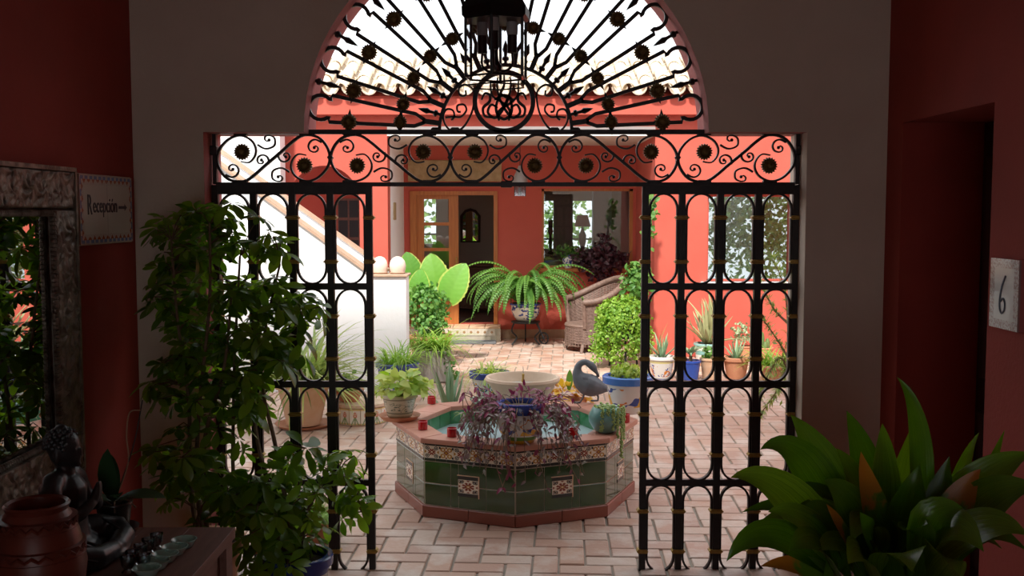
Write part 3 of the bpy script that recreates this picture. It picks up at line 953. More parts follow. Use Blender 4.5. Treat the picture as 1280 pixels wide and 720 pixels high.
MB().cbox((b0.x, 16.4, zt - 0.02), (1.5, 0.42, 0.04), ch=0.006).build('top', M['dark_wood'], sb)
MB().cbox((b0.x, 16.4, (zt - 0.04 + DF) / 2), (1.44, 0.38, zt - 0.04 - DF), ch=0.006).build('body', M['dark_wood'], sb)
for k in range(3):
    MB().cbox((b0.x - 0.47 + 0.47 * k, 16.2, (zt + DF) / 2), (0.44, 0.02, zt - DF - 0.16), ch=0.006).build('cabinet_door', M['dark_wood'], sb)

# ---- right window of the salmon wall
rwn = thing('window_2', 'window in the salmon wall with garden foliage behind its panes', 'window', (wx0, YF, wz0))
rwn['kind'] = 'structure'
mb = MB()
mb.box(wx0, wx0 + 0.03, YF + 0.08, YF + 0.13, wz0, wz1).box(wx1 - 0.03, wx1, YF + 0.08, YF + 0.13, wz0, wz1).box(wx0, wx1, YF + 0.08, YF + 0.13, wz1 - 0.03, wz1).box(wx0, wx1, YF + 0.08, YF + 0.13, wz0, wz0 + 0.03)
mb.build('window_frame', M['salmon'], rwn)
MB().box(wx0 - 0.08, wx1 + 0.08, YF - 0.06, YF + 0.08, wz0 - 0.05, wz0).build('window_sill', M['white'], rwn)
MB().box(wx0, wx1, YF + 0.1, YF + 0.105, wz0, wz1).build('pane', M['glass'], rwn)
tag(MB().box(2.6, 9.5, YF + 5.6, YF + 5.7, 0, 2.6).build('wall_garden', M['room_blue']), 'pale garden wall behind the foliage in the salmon wall window', 'wall', kind='structure')

# ---- roof of barrel tiles over the courtyard back
RP = math.radians(21)
roof = thing('roof', 'roof of pale barrel tiles over the salmon wall', 'roof', (0, YF - 0.3, EZ))
roof['kind'] = 'structure'
Y0R, Z0R = YF - 0.235, EZ + 0.035
RL = 2.0
ey, ez = Y0R + RL * math.cos(RP), Z0R + RL * math.sin(RP)
mb = MB()
mb.add([(-4.2, Y0R + 0.12, Z0R + 0.0), (5, Y0R + 0.12, Z0R + 0.0), (5, ey, ez - 0.05), (-4.2, ey, ez - 0.05), (-4.2, Y0R + 0.12, Z0R - 0.04), (5, Y0R + 0.12, Z0R - 0.04), (5, ey, EZ - 0.04), (-4.2, ey, EZ - 0.04)],
       [(0, 1, 2, 3), (4, 7, 6, 5), (0, 4, 5, 1), (1, 5, 6, 2), (3, 2, 6, 7), (0, 3, 7, 4)])
mb.build('roof_deck', M['salmon'], roof)


def half_tile(r0, r1, L, up, n=8, th=0.014):
    """half-round clay tile along +Y; up = 1 cover, -1 pan"""
    mb = MB()
    v = []
    for y, r in ((0, r0), (L, r1)):
        for rr in (r, r - th):
            for k in range(n + 1):
                a = PI * k / n
                v.append((rr * math.cos(a), y, up * rr * math.sin(a)))
    q = n + 1
    f = []
    for k in range(n):
        f += [(k, k + 1, 2 * q + k + 1, 2 * q + k), (q + k, 3 * q + k, 3 * q + k + 1, q + k + 1), (k, q + k, q + k + 1, k + 1), (2 * q + k, 2 * q + k + 1, 3 * q + k + 1, 3 * q + k)]
    mb.add(v, f)
    return mb


cov = half_tile(0.088, 0.072, 0.46, 1).mesh('cover_tile', M['roof_tile'], True)
pan = half_tile(0.105, 0.12, 0.46, -1).mesh('pan_tile', M['roof_tile_under'], True)
SPC = 0.245
cols_n = range(-13, 17)
rt = random.Random(3)
pmb = MB()
Rx = Matrix.Rotation(RP, 4, 'X')
for j in range(5):
    for i in cols_n:
        base = Matrix.Translation((i * SPC + 0.02, Y0R, Z0R + 0.075)) @ Rx @ Matrix.Translation((rt.uniform(-0.008, 0.008), j * 0.39 - 0.02 + rt.uniform(-0.015, 0.015), 0.012 * (j % 2) + 0.01))
        inst('cover_tile', cov, roof, base)
        b2 = Matrix.Translation((i * SPC + SPC / 2 + 0.02, Y0R, Z0R + 0.12)) @ Rx @ Matrix.Translation((0, j * 0.39 - 0.07, 0))
        if j == 0:
            inst('pan_tile', pan, roof, b2)
        else:
            t = half_tile(0.105, 0.12, 0.46, -1, 5)
            t.xf(b2)
            pmb.add(t.v, t.f)
tag(pmb.build('pan_tile_rows', M['roof_tile_under'], roof, True), kind='stuff')

# ---- white stair at the left with two sloping parapets
YS = 11.0
sx1 = P(508, 400, YS).x
sxp = P(466, 345, YS).x
ztop = P(490, 346, YS).z
pA, pB = P(324, 244, YS), P(452, 336, YS)
slope = (pA.z - pB.z) / (pB.x - pA.x)
xs0 = -4.3
za = pB.z + slope * (pB.x - xs0)
poly = [(xs0, 0), (sxp, 0), (sxp, pB.z - slope * (sxp - pB.x)), (xs0, za)]
ws = MB().extr(poly, YS, YS + 0.22).build('wall_stair', M['white'])
tag(ws, 'white sloping parapet wall of the courtyard stair', 'wall', kind='structure')
wp = MB().box(sxp - 0.02, sx1, YS - 0.02, YS + 0.30, 0, ztop).build('pillar_stair', M['white'])
tag(wp, 'white pillar ending the stair parapet', 'pillar', kind='structure')
cop = MB()
for o_, yy in ((0, YS),):
    cop.extr([(xs0, za - 0.0), (sxp, poly[2][1]), (sxp, poly[2][1] + 0.035), (xs0, za + 0.035)], yy - 0.03, yy + 0.25)
tag(cop.build('trim_coping', M['coping']), 'clay coping on the stair parapet next to the courtyard', 'coping', kind='structure')
YS2 = 12.3
q = P(479, 331, YS2)
q2 = P(354, 242, YS2)
sl2 = (q2.z - q.z) / (q.x - q2.x)
xe = P(484, 331, YS2).x
poly2 = [(xs0, 0), (xe, 0), (xe, q.z - 0.05 - sl2 * (xe - q.x)), (xs0, q.z - 0.05 + sl2 * (q.x - xs0))]
tag(MB().extr(poly2, YS2, YS2 + 0.2).build('wall_stair_inner', M['white']), 'white inner parapet of the stair under the arched opening', 'wall', kind='structure')
tag(MB().extr([(xs0, poly2[3][1]), (xe, poly2[2][1]), (xe, poly2[2][1] + 0.03), (xs0, poly2[3][1] + 0.03)], YS2 - 0.03, YS2 + 0.24).build('trim_coping_inner', M['coping']), 'clay coping on the inner stair parapet', 'coping', kind='structure')
# steps between the parapets
sst = thing('staircase', 'white steps climbing between the two parapets', 'stairs', (sxp, YS + 0.9, 0))
sst['kind'] = 'structure'
for k in range(14):
    x1 = sxp + 0.2 - k * 0.25
    z1 = 0.18 * (k + 1)
    if x1 - 0.25 < xs0: break
    MB().box(x1 - 0.25, x1, YS + 0.22, YS2, max(0, z1 - 0.6), z1).build('step', M['white'], sst)
tag(MB().cbox(((sxp + sx1) / 2 - 0.01, YS + 0.14, ztop + 0.012), (sx1 - sxp + 0.06, 0.38, 0.024), ch=0.005).build('trim_pillar_cap', M['coping']), 'clay cap slab on the white stair pillar', 'cap', kind='structure')
# round finials with caps
for (fx, fy, fY, rr, lab) in ((497, 332, YS + 0.14, 0.085, 'pale clay ball finial on the white stair pillar'), (475, 337, YS + 0.14, 0.08, 'pale clay ball finial on the pillar cap touching the sloping coping')):
    p = P(fx, fy, fY)
    zb = ztop + 0.024 if fY < 11.5 else p.z - 0.11
    fn = thing('ball_finial', lab, 'finial', (p.x, fY, zb))
    MB().lathe([(0.05, 0), (0.075, 0.012), (rr, 0.05), (rr * 1.05, 0.09), (rr * 0.9, 0.14), (0.05, 0.17), (0.02, 0.185)], (p.x, fY, zb), 18).build('ball', M['finial'], fn, True)
    MB().lathe([(0.075, -0.001), (0.085, 0.015), (0.06, 0.03)], (p.x, fY, zb), 16).build('collar', M['coping'], fn, True)
tag(MB().box(P(466, 345, 11.8).x - 0.1, P(482, 345, 11.8).x, 11.72, 12.0, 0, P(472, 337, 11.8).z - 0.11).build('pillar_stair_inner', M['white']), 'white newel pillar behind the stair parapet', 'pillar', kind='structure')
# white house block beyond the stair, courtyard side walls
tag(MB().box(-6.5, P(350, 200, 13.2).x, 13.2, 13.5, 0, 5.0).build('wall_white_house', M['white']), 'tall white house wall at the head of the stair', 'wall', kind='structure')
tag(MB().box(-6.5, -4.3, YW + 0.3, 13.2, 0, 2.4).build('wall_court_west', M['white']), 'white wall closing the courtyard beside the stair', 'wall', kind='structure')
tag(MB().box(5.2, 5.5, YW + 0.3, YF, 0, 2.4).build('wall_court_east', M['salmon']), 'salmon wall closing the courtyard beyond the flowerpots', 'wall', kind='structure')

# ================================================================== IRONWORK
def gp(px, py):
    q = P(px, py, YG)
    return (q.x, q.z)


PM = YG / 1300.0        # metres per photograph pixel on the gate plane


def zrow(py):
    return P(640, py, YG).z


ZT, ZR = [zrow(y) for y in (237, 358, 480, 603, 717.5)], [(272, 327), (395, 448), (517, 568), (638, 688)]


def collar_mesh(w):
    mb = MB()
    for dz, ww, h in ((-0.008, w, 0.006), (0.0, w + 0.012, 0.009), (0.008, w, 0.006)):
        mb.cbox((0, 0, dz), (ww, 0.05, h), ch=0.002)
    return mb.mesh('collar', M['brass'])


COLW = collar_mesh(0.062)


def gate(name, label, bars_px):
    bx = [P(b, 420, YG).x for b in bars_px]
    root = thing(name, label, 'gate', ((bx[0] + bx[-1]) / 2, YG, ZT[-1] - 0.02), 'wrought iron gate leaves')
    for i, x in enumerate(bx):
        MB().cbox((x, YG, (ZT[0] + ZT[-1]) / 2), (0.034, 0.034, ZT[0] - ZT[-1] + 0.04), ch=0.003).build('stile' if i in (0, 4) else 'bar', M['iron'], root)
    for j, z in enumerate(ZT):
        h = 0.05 if j == 0 else 0.034
        MB().cbox(((bx[0] + bx[-1]) / 2, YG - 0.001, z), (bx[-1] - bx[0] + 0.03, 0.03, h), ch=0.003).build('rail', M['iron'], root)
    for j in range(4):
        z1, z0 = ZT[j] - (0.022 if j == 0 else 0.014), ZT[j + 1] + 0.014
        for i in range(4):
            xa, xb = bx[i] + 0.024, bx[i + 1] - 0.024
            r = (xb - xa) / 2
            cx = (xa + xb) / 2
            pts = []
            for k in range(13):
                a = PI * k / 12
                pts.append((cx + r * math.cos(a), z1 - r * 1.12 + r * 1.12 * math.sin(a)))
            for k in range(13):
                a = PI + PI * k / 12
                pts.append((cx + r * math.cos(a), z0 + r * 1.12 + r * 1.12 * math.sin(a)))
            MB().ribbon(pts, 0.011, 0.026, YG, True).build('oval_ring', M['iron'], root, True)
        for i, x in enumerate(bx):
            for yy in ZR[j]:
                inst('collar', COLW, root, Matrix.Translation((x, YG, zrow(yy))) @ Matrix.Scale(0.82 if i in (0, 4) else 1.0, 4, (1, 0, 0)))
    return root


gL = gate('iron_gate', 'black iron gate leaf of oval rings overgrown by the schefflera', (273, 320, 368, 415, 463))
gR = gate('iron_gate', 'black iron gate leaf of oval rings rising behind the aspidistra', (805, 850.5, 898, 945, 991.5))
# hinges on the jambs
for root, xj, bxp in ((gL, jl, 273), (gR, jr, 991.5)):
    xb = P(bxp, 420, YG).x
    for z in (ZT[1], ZT[3]):
        MB().cbox(((xj + xb) / 2, YG, z), (abs(xj - xb) + 0.004, 0.03, 0.03), ch=0.004).build('hinge', M['iron'], root)


def rosette_mesh(r):
    mb = MB()
    n = 36
    prof = []
    v, f = [], []
    for y, k in ((0.012, 1.0), (-0.012, 1.0), (-0.02, 0.72), (-0.014, 0.5), (-0.024, 0.3), (-0.026, 0.0)):
        for i in range(n):
            rr = r * k * (1.0 if (k < 1) else (1.08 if i % 2 else 0.86))
            a = 2 * PI * i / n
            v.append((rr * math.cos(a), y, rr * math.sin(a)))
    for q in range(5):
        for i in range(n):
            j = (i + 1) % n
            f.append((q * n + i, q * n + j, (q + 1) * n + j, (q + 1) * n + i))
    f.append(tuple(range(n))[::-1])
    mb.add(v, f)
    return mb.mesh('rosette', M['rosette'])


ROS = rosette_mesh(9.6 * PM)
ROS2 = rosette_mesh(8.2 * PM)

# ---- scroll frieze between the two crossbars
zt_, zb_ = zrow(165), zrow(230.5)
fr = thing('scroll_frieze', 'iron frieze of S scrolls and rosettes spanning above both gate leaves', 'ironwork', (0, YG, zb_))
MB().cbox(((jl + jr) / 2, YG, zt_), (jr - jl + 0.02, 0.034, 0.024), ch=0.003).build('top_rail', M['iron'], fr)
MB().cbox(((jl + jr) / 2, YG, zb_), (jr - jl - 0.05, 0.034, 0.022), ch=0.003).build('bottom_rail', M['iron'], fr)
for px in (269, 996):
    MB().cbox((P(px, 200, YG).x, YG, (zt_ + zb_) / 2), (0.02, 0.034, zt_ - zb_), ch=0.003).build('end_post', M['iron'], fr)
for x0, x1, px in ((jl, P(271, 190, YG).x, 0), (P(995, 190, YG).x, jr, 0)):
    MB().cbox(((x0 + x1) / 2, YG, zrow(188)), (x1 - x0 + 0.01, 0.05, 0.05), ch=0.006).build('wall_clamp', M['iron'], fr)
half = [(-40, 4), (-30, 5), (-23, -3), (-22, -13), (-28, -23), (-41, -28.5), (-55, -24), (-66, -12), (-69.5, 1), (-66, 14), (-57, 25), (-44, 29.5), (-33, 27.5), (-22, 19.5), (-11, 9.5), (0, 0)]
full = half[:-1] + [(0, 0)] + [(-x, -y) for x, y in half[:-1]][::-1]


curls = [[(-19.5, -17), (-12, -12.5), (-5.5, -12.5), (0.5, -15.5), (2, -20), (1, -25.5), (-4, -28.5), (-9.5, -28), (-11, -24), (-8, -21.5), (-5.5, -23)],
         [(-6.5, 7.5), (-6, 2), (-8.5, -2.5), (-13.5, -4.3), (-18.5, -2), (-20, 2.5), (-18, 6.2), (-14, 6.3), (-12.8, 3.5), (-15, 2)],
         [(-59, 20), (-52, 23.5), (-46, 21.5), (-43, 15.8), (-45, 10), (-50, 7.8), (-54, 9.5), (-54.8, 13.4), (-52, 15.5), (-50, 13.5)]]
units = [(271, 413, 1), (413, 563, -1), (563, 699, 1), (699, 847, -1), (847, 994, 1)]
for u0, u1, sg in units:
    cxp, hw = (u0 + u1) / 2, (u1 - u0) / 2 / 70.0

    def mp(p, cxp=cxp, hw=hw, sg=sg):
        return gp(cxp + p[0] * hw * sg, 198 + p[1])
    ww = [0.006 + 0.009 * math.sin(PI * k / 180) for k in range(181)]
    pts = spl(full, 6)
    MB().ribbon([mp(p) for p in pts], [0.007 + 0.008 * math.sin(PI * k / (len(pts) - 1)) for k in range(len(pts))], 0.022, YG).build('s_scroll', M['iron'], fr, True)
    for cu in curls:
        for flip in (1, -1):
            pts = spl([(x * flip, y * flip) for x, y in cu], 3)
            nn = len(pts)
            MB().ribbon([mp(p) for p in pts], [0.010 - 0.004 * k / nn for k in range(nn)], 0.018, YG).build('tendril', M['iron'], fr, True)
            e = mp(pts[-1])
            MB().ell((e[0], YG, e[1]), (0.009, 0.011, 0.009), 8, 6).build('tendril_bead', M['iron'], fr, True)
    for rx, ry in ((-38.5, -8), (38.5, 9)):
        q = mp((rx, ry))
        inst('rosette', ROS, fr, Matrix.Translation((q[0], YG - 0.006, q[1])))
for bxp in (413, 563, 699, 847):
    x, z = gp(bxp, 197)
    mb = MB()
    mb.cbox((x, YG, z), (0.024, 0.04, 0.024), Matrix.Rotation(PI / 4, 3, 'Y'), ch=0.004)
    mb.cbox((x, YG, z), (0.016, 0.044, 0.04), ch=0.003)
    mb.build('binding_collar', M['iron'], fr)
for bxp in (301, 383, 437, 537, 590, 673, 726, 817, 880, 962):
    for py in (167.5, 227):
        x, z = gp(bxp, py)
        MB().cbox((x, YG, z), (0.07, 0.036, 0.016), ch=0.004).build('scroll_clip', M['iron'], fr)
MB().cbox((P(633, 231, YG).x, YG - 0.005, zb_), (0.06, 0.05, 0.034), ch=0.004).build('latch_plate', M['iron'], fr)

# ---- fanlight
cxf, czf = gp(632, 165)
fan = thing('arch_fanlight', 'sunburst iron fanlight with gold brown rosettes filling the arch', 'ironwork', (cxf, YG, czf))


def pol(r, a):
    """r in photograph pixels from the fan centre, a from the left springing"""
    return (cxf - r * PM * math.cos(a), czf + r * PM * math.sin(a))


arc = [pol(248.5, PI * k / 48) for k in range(49)]
MB().ribbon(arc, 0.024, 0.036, YG).build('arch_frame', M['iron'], fan, True)
MB().ribbon([pol(82, PI * k / 30) for k in range(31)], 0.016, 0.03, YG).build('inner_arc', M['iron'], fan, True)
for k in range(12):
    A = math.radians(7.5 + 15 * k)
    ca, sa = math.cos(A), math.sin(A)

    def lp(r, o):
        return (cxf + (-r * ca + o * sa) * PM, czf + (r * sa + o * ca) * PM)
    pts = [(101, 1.5), (113, 7.5), (218, 16.5), (219, 10.5)]
    for q in range(17):
        a = math.radians(-131 + 262 * q / 16)
        pts.append((230.5 + 15 * math.cos(-a), -15 * math.sin(a)))
    pts += [(219, -10.5), (218, -16.5), (113, -7.5), (101, -1.5)]
    MB().ribbon([lp(r, o) for r, o in pts], 0.019, 0.022, YG).build('fan_loop', M['iron'], fan)
    MB().ribbon([lp(82, 0), lp(104, 0)], 0.026, 0.022, YG).build('fan_stem', M['iron'], fan)


def spear(r0, r1, a):
    d = 1 if r1 > r0 else -1
    L = abs(r1 - r0)
    mb = MB()
    prof = [(0, 2.0), (0.16, 2.0), (0.2, 4.2), (0.3, 4.2), (0.36, 2.0), (0.5, 2.2), (0.62, 4.0), (0.8, 2.6), (1.0, 0.3)]
    p3 = []
    for t, w in prof:
        x, z = pol(r0 + d * L * t, a)
        p3.append((x, YG, z))
    mb.tube(p3, [w * PM for t, w in prof], 8)
    return mb


for k in range(1, 12):
    a = math.radians(15 * k)
    spear(248, 210, a).build('spear', M['iron'], fan, True)
    spear(82, 112, a).build('spear', M['iron'], fan, True)
for k in range(0, 13):
    a = math.radians(15 * k)
    if k == 0: a = math.radians(3.6)
    if k == 12: a = math.radians(176.4)
    for r, me in ((194, ROS), (131, ROS2)):
        if k in (0, 12) and r == 131: aa = a + math.radians(1.7 if k == 0 else -1.7)
        else: aa = a
        x, z = pol(r, aa)
        inst('rosette', me, fan, Matrix.Translation((x, YG - 0.008, z)) @ Matrix.Rotation(aa, 4, 'Y'))
        tx, tz = -math.sin(aa), -math.cos(aa)
        mb = MB()
        for s in (-1, 1):
            dx, dzz = math.sin(aa) * s * 0.0 + s * math.sin(aa), s * math.cos(aa)
            mb.tube([(x + dx * 7 * PM, YG, z + dzz * 7 * PM), (x + dx * 16 * PM, YG, z + dzz * 16 * PM)], [3.2 * PM, 0.3 * PM], 6)
        mb.build('rosette_pin', M['iron'], fan)
# medallion with monogram
mx_, mz_ = gp(630, 127)
R_ = 36 * PM
MB().ribbon([(mx_ + R_ * math.cos(2 * PI * k / 40), mz_ + R_ * math.sin(2 * PI * k / 40)) for k in range(40)], 0.024, 0.034, YG, True).build('medallion_ring', M['iron'], fan, True)
mono = [[(-17, -26), (-15, -8), (-4, 0), (4, 6), (8, 16), (0, 22), (-8, 16), (-2, 8), (8, 2), (17, -8), (18, -26)],
        [(-8, -30), (-8, -14), (-2, 4), (10, 20), (20, 14), (16, 4), (8, 8)], [(8, -30), (8, -14), (2, 4), (-10, 20), (-20, 14), (-16, 4), (-8, 8)],
        [(-6, -8), (-10, 8), (-6, 24)], [(6, -8), (10, 8), (6, 24)],
        [(-28, -2), (-24, -10), (-18, -8), (-18, 0), (-26, 8), (-24, 18), (-14, 20)], [(28, -2), (24, -10), (18, -8), (18, 0), (26, 8), (24, 18), (14, 20)],
        [(-12, -2), (0, -8), (12, -2)], [(0, -36), (0, -20), (-4, -10), (4, -4), (0, 4)]]
for pth in mono:
    pts = spl([gp(630 + x, 127 + y) for x, y in pth], 5)
    nn = len(pts)
    MB().ribbon(pts, [0.008 + 0.007 * math.sin(PI * k / nn) for k in range(nn)], 0.02, YG).build('monogram_stroke', M['iron'], fan, True)
for s in (1, -1):
    c1 = [(632 + s * (x - 632), y) for x, y in ((594, 118), (590, 140), (580, 158), (568, 165), (558, 158), (554, 146), (558, 137), (566, 138), (568, 146), (564, 150))]
    c2 = [(632 + s * (x - 632), y) for x, y in ((557, 147), (566, 146), (576, 146), (583, 138), (580, 131), (572, 132), (572, 139), (576, 140))]
    c3 = [(632 + s * (x - 632), y) for x, y in ((594, 122), (591, 112), (582, 106), (574, 110), (575, 119), (582, 119), (582, 113))]
    for c in (c1, c2, c3):
        pts = spl([gp(*p) for p in c], 5)
        MB().ribbon(pts, 0.010, 0.02, YG).build('side_scroll', M['iron'], fan, True)
for px in (545, 569, 693, 719):
    x, z = gp(px, 163)
    MB().cbox((x, YG, z), (0.05, 0.044, 0.03), ch=0.008).build('base_clip', M['iron'], fan)

# ================================================================== FOUNTAIN
FX, FY, FR, FZ = 0.02, 7.03, 0.835, 0.505
fo = thing('fountain', 'octagonal green tiled fountain pool with a clay rim', 'fountain', (FX, FY, 0))


def ov(i, r):
    a = -PI / 2 + PI / 4 * i
    return Vector((FX + r * math.cos(a), FY + r * math.sin(a), 0))


def ring(r_in, r_out, z0, z1):
    mb = MB()
    v = []
    for r, z in ((r_out, z0), (r_out, z1), (r_in, z1), (r_in, z0)):
        for i in range(8):
            p = ov(i, r)
            v.append((p.x, p.y, z))
    f = []
    for q in range(4):
        for i in range(8):
            j = (i + 1) % 8
            q2 = (q + 1) % 4
            f.append((q * 8 + i, q * 8 + j, q2 * 8 + j, q2 * 8 + i))
    return mb.add(v, f)


RI = 0.665
RO = FR - 0.022
ring(RI + 0.012, RO - 0.004, 0.0, FZ - 0.03).build('core_wall', M['grout'], fo)
frm = print_mesh('frieze_tile', 1.0, 1.0, 64, 32, frieze_design)
acm = print_mesh('accent_tile', 1.0, 1.0, 40, 40, star_design)


def fbox(i, r, u0, u1, z0, z1, d0, d1, ch=0.003, tz=None):
    """slab on face i of the octagon of radius r: u along the face 0..1, depth d0..d1 outward"""
    a, b = ov(i, r), ov(i + 1, r)
    t = (b - a)
    n = Vector((t.y, -t.x, 0)).normalized()
    L = t.length
    t.normalize()
    c = a + t * L * (u0 + u1) / 2 + n * (d0 + d1) / 2
    R3 = Matrix(((t.x, n.x, 0), (t.y, n.y, 0), (0, 0, 1)))
    return MB().cbox((c.x, c.y, (z0 + z1) / 2), (L * (u1 - u0), abs(d1 - d0), z1 - z0), R3, ch)


def fplace(name, me, i, r, u0, u1, z0, z1, d):
    a, b = ov(i, r), ov(i + 1, r)
    t = b - a
    L = t.length
    t.normalize()
    n = Vector((t.y, -t.x, 0)).normalized()
    p = a + t * L * u0 + n * d
    Mx = Matrix(((t.x * L * (u1 - u0), -n.x, 0, p.x), (t.y * L * (u1 - u0), -n.y, 0, p.y), (0, 0, z1 - z0, z0), (0, 0, 0, 1)))
    return inst(name, me, fo, Mx)


zp, zg1, zg2, zd, zf_, ze = 0.078, 0.218, 0.358, 0.38, 0.458, FZ - 0.03
for i in range(8):
    mir = (i % 2 == 0)
    co = [0, 0.295, 0.383, 0.69, 1.0] if not mir else [0, 0.31, 0.617, 0.705, 1.0]
    g = 0.004
    RF = RO - 0.012
    for k in range(4):
        for z0, z1 in ((zp, zg1), (zg1, zg2)):
            fbox(i, RF, co[k] + g, co[k + 1] - g, z0 + 0.003, z1 - 0.003, -0.01, 0.011, 0.002).build('green_tile', M['green_tile'], fo)
    u0, u1 = (0.383, 0.605) if not mir else (0.395, 0.617)
    zc = zg1 + 0.002
    ac = fplace('accent_tile', acm, i, RF, u0, u1, zc - 0.042, zc + 0.042, 0.014)
    fbox(i, RF, u0, u1, zc + 0.043, zc + 0.064, -0.004, 0.0145, 0.001).build('accent_strip', M['dark_tile'], fo)
    fbox(i, RF, u0, u1, zc - 0.064, zc - 0.043, -0.004, 0.0145, 0.001).build('accent_strip', M['dark_tile'], fo)
    fbox(i, RF, u0 - 0.012, u1 + 0.012, zc + 0.065, zc + 0.071, -0.004, 0.0145, 0.001).build('accent_edge', M['terra_pale'], fo)
    fbox(i, RF, (u1 if not mir else u1) + 0.001, u1 + 0.012, zc - 0.07, zc + 0.065, -0.004, 0.0145, 0.001).build('accent_edge', M['terra_pale'], fo)
    for k in range(8):
        fbox(i, RF, k / 8 + 0.003, (k + 1) / 8 - 0.003, zg2 + 0.003, zd - 0.002, -0.004, 0.014, 0.002).build('border_tile', M['dark_tile'], fo)
        fbox(i, RF, k / 8 + 0.003, (k + 1) / 8 - 0.003, zf_ + 0.002, ze, -0.004, 0.014, 0.002).build('border_tile', M['dark_tile'], fo)
    for k in range(3):
        fplace('frieze_tile', frm, i, RF, k / 3 + 0.002, (k + 1) / 3 - 0.002, zd, zf_, 0.013)
    for k in range(2):
        fbox(i, RO + 0.004, k / 2 + (0.0 if k == 0 else 0.003), (k + 1) / 2 - (0.0 if k else 0.003), 0.0, zp - 0.003, -0.03, 0.008, 0.004).build('plinth_slab', M['plinth_slab'], fo)
    for k in range(3):
        fbox(i, RI, k / 3 + 0.006, (k + 1) / 3 - 0.006, 0.22, ze, 0.0, 0.014, 0.002).build('pool_tile', M['pool_tile'], fo)
    # rim slabs: mitred, two on each side
    a0, b0, a1, b1 = ov(i, FR + 0.005), ov(i + 1, FR + 0.005), ov(i, RI - 0.012), ov(i + 1, RI - 0.012)
    for k in range(2):
        u0, u1 = k / 2 + 0.002, (k + 1) / 2 - 0.002
        q = [a0.lerp(b0, u0), a0.lerp(b0, u1), a1.lerp(b1, u1), a1.lerp(b1, u0)]
        mb = MB()
        c = sum(q, Vector()) / 4
        v = []
        for s, z in ((1.0, FZ - 0.03), (1.0, FZ - 0.008), (0.975, FZ)):
            for p in q:
                w = c + (p - c) * s
                v.append((w.x, w.y, z))
        mb.add(v, [(3, 2, 1, 0), (8, 9, 10, 11)] + [(r * 4 + j, r * 4 + (j + 1) % 4, r * 4 + 4 + (j + 1) % 4, r * 4 + 4 + j) for r in range(2) for j in range(4)])
        mb.build('rim_slab', M['rim_slab'], fo)
WZ = 0.375
mb = MB()
mb.add([(ov(i, RI).x, ov(i, RI).y, WZ) for i in range(8)] + [(ov(i, RI).x, ov(i, RI).y, 0.2) for i in range(8)], [tuple(range(8)), tuple(range(15, 7, -1))] + [(i, i + 8, (i + 1) % 8 + 8, (i + 1) % 8) for i in range(8)])
mb.build('water', M['water'], fo)
bc = (P(653, 470, FY).x, FY, 0.0)
bz = P(653, 473, FY).z
bowl = MB().lathe([(0.11, 0.22), (0.12, 0.27), (0.075, 0.33), (0.06, 0.45), (0.075, 0.55), (0.14, bz - 0.17), (0.205, bz - 0.08), (0.232, bz - 0.025), (0.25, bz - 0.02), (0.258, bz - 0.004), (0.25, bz + 0.012), (0.232, bz + 0.012), (0.222, bz), (0.2, bz - 0.06), (0.12, bz - 0.115), (0.0, bz - 0.13)], bc, 40).build('bowl', M['stone_bowl'], fo, True)
MB().lathe([(0.205, bz - 0.055), (0.0, bz - 0.054)], bc, 32).build('bowl_water', M['water'], bowl)
MB().lathe([(0.012, bz - 0.06), (0.012, bz - 0.01), (0.008, bz), (0.009, bz + 0.03), (0.004, bz + 0.035)], (bc[0] + 0.005, FY, 0), 10).build('spout', M['brass'], bowl, True)
mb = MB().tube([(bc[0] + 0.005, FY, bz + 0.03), (bc[0] + 0.006, FY, bz + 0.06), (bc[0] + 0.004, FY, bz + 0.085)], [0.003, 0.004, 0.002], 6)
mb.build('water_jet', M['clear_glass'], bowl, True)

# ================================================================== PLANT HELPERS
def width_at(shape, t):
    if shape == 'ellip': return math.sin(PI * min(max(t, 0), 1)) ** 0.75
    if shape == 'blade': return min(1, 0.55 + t * 2) * (1 - t) ** 0.55
    if shape == 'obov': return math.sin(PI * t ** 1.35) ** 0.8
    if shape == 'lance': return math.sin(PI * t ** 0.8) ** 0.9 * (1 - 0.25 * t)
    if shape == 'heart': return (1 - t) ** 0.62 * (0.55 + 1.15 * min(t * 2.6, 1) - 0.4 * t) if t < 1 else 0
    return 1


def leaf_mb(L, W, shape='ellip', bend=0.5, fold=0.2, n=8, up=0.0, wave=0.0, mb=None, Mx=None):
    """leaf along +Y, arching down by bend, folded along its rib"""
    mb = mb or MB()
    v, uv = [], []
    y = z = 0.0
    for k in range(n + 1):
        t = k / n
        w = W / 2 * width_at(shape, t)
        a = up - bend * t
        if k:
            y += math.cos(a) * L / n; z += math.sin(a) * L / n
        nz, ny = math.cos(a), -math.sin(a)
        wv = wave * math.sin(t * 11) * w
        for s in (-1, 0, 1):
            h = fold * w * abs(s) + wv * s
            v.append(Vector((s * w, y + ny * h, z + nz * h)))
            uv.append((0.5 + s * 0.5, t))
    f = []
    for k in range(n):
        b = k * 3
        f += [(b, b + 1, b + 4, b + 3), (b + 1, b + 2, b + 5, b + 4)]
    if Mx is not None:
        v = [Mx @ p for p in v]
    if mb.uv is None and not mb.v: mb.uv = []
    if mb.uv is not None: mb.uv += uv
    mb.add(v, f)
    return mb


def rdir(r, zmin=-1.0, zmax=1.0):
    z = r.uniform(zmin, zmax)
    a = r.uniform(0, 2 * PI)
    q = math.sqrt(max(0, 1 - z * z))
    return Vector((q * math.cos(a), q * math.sin(a), z))


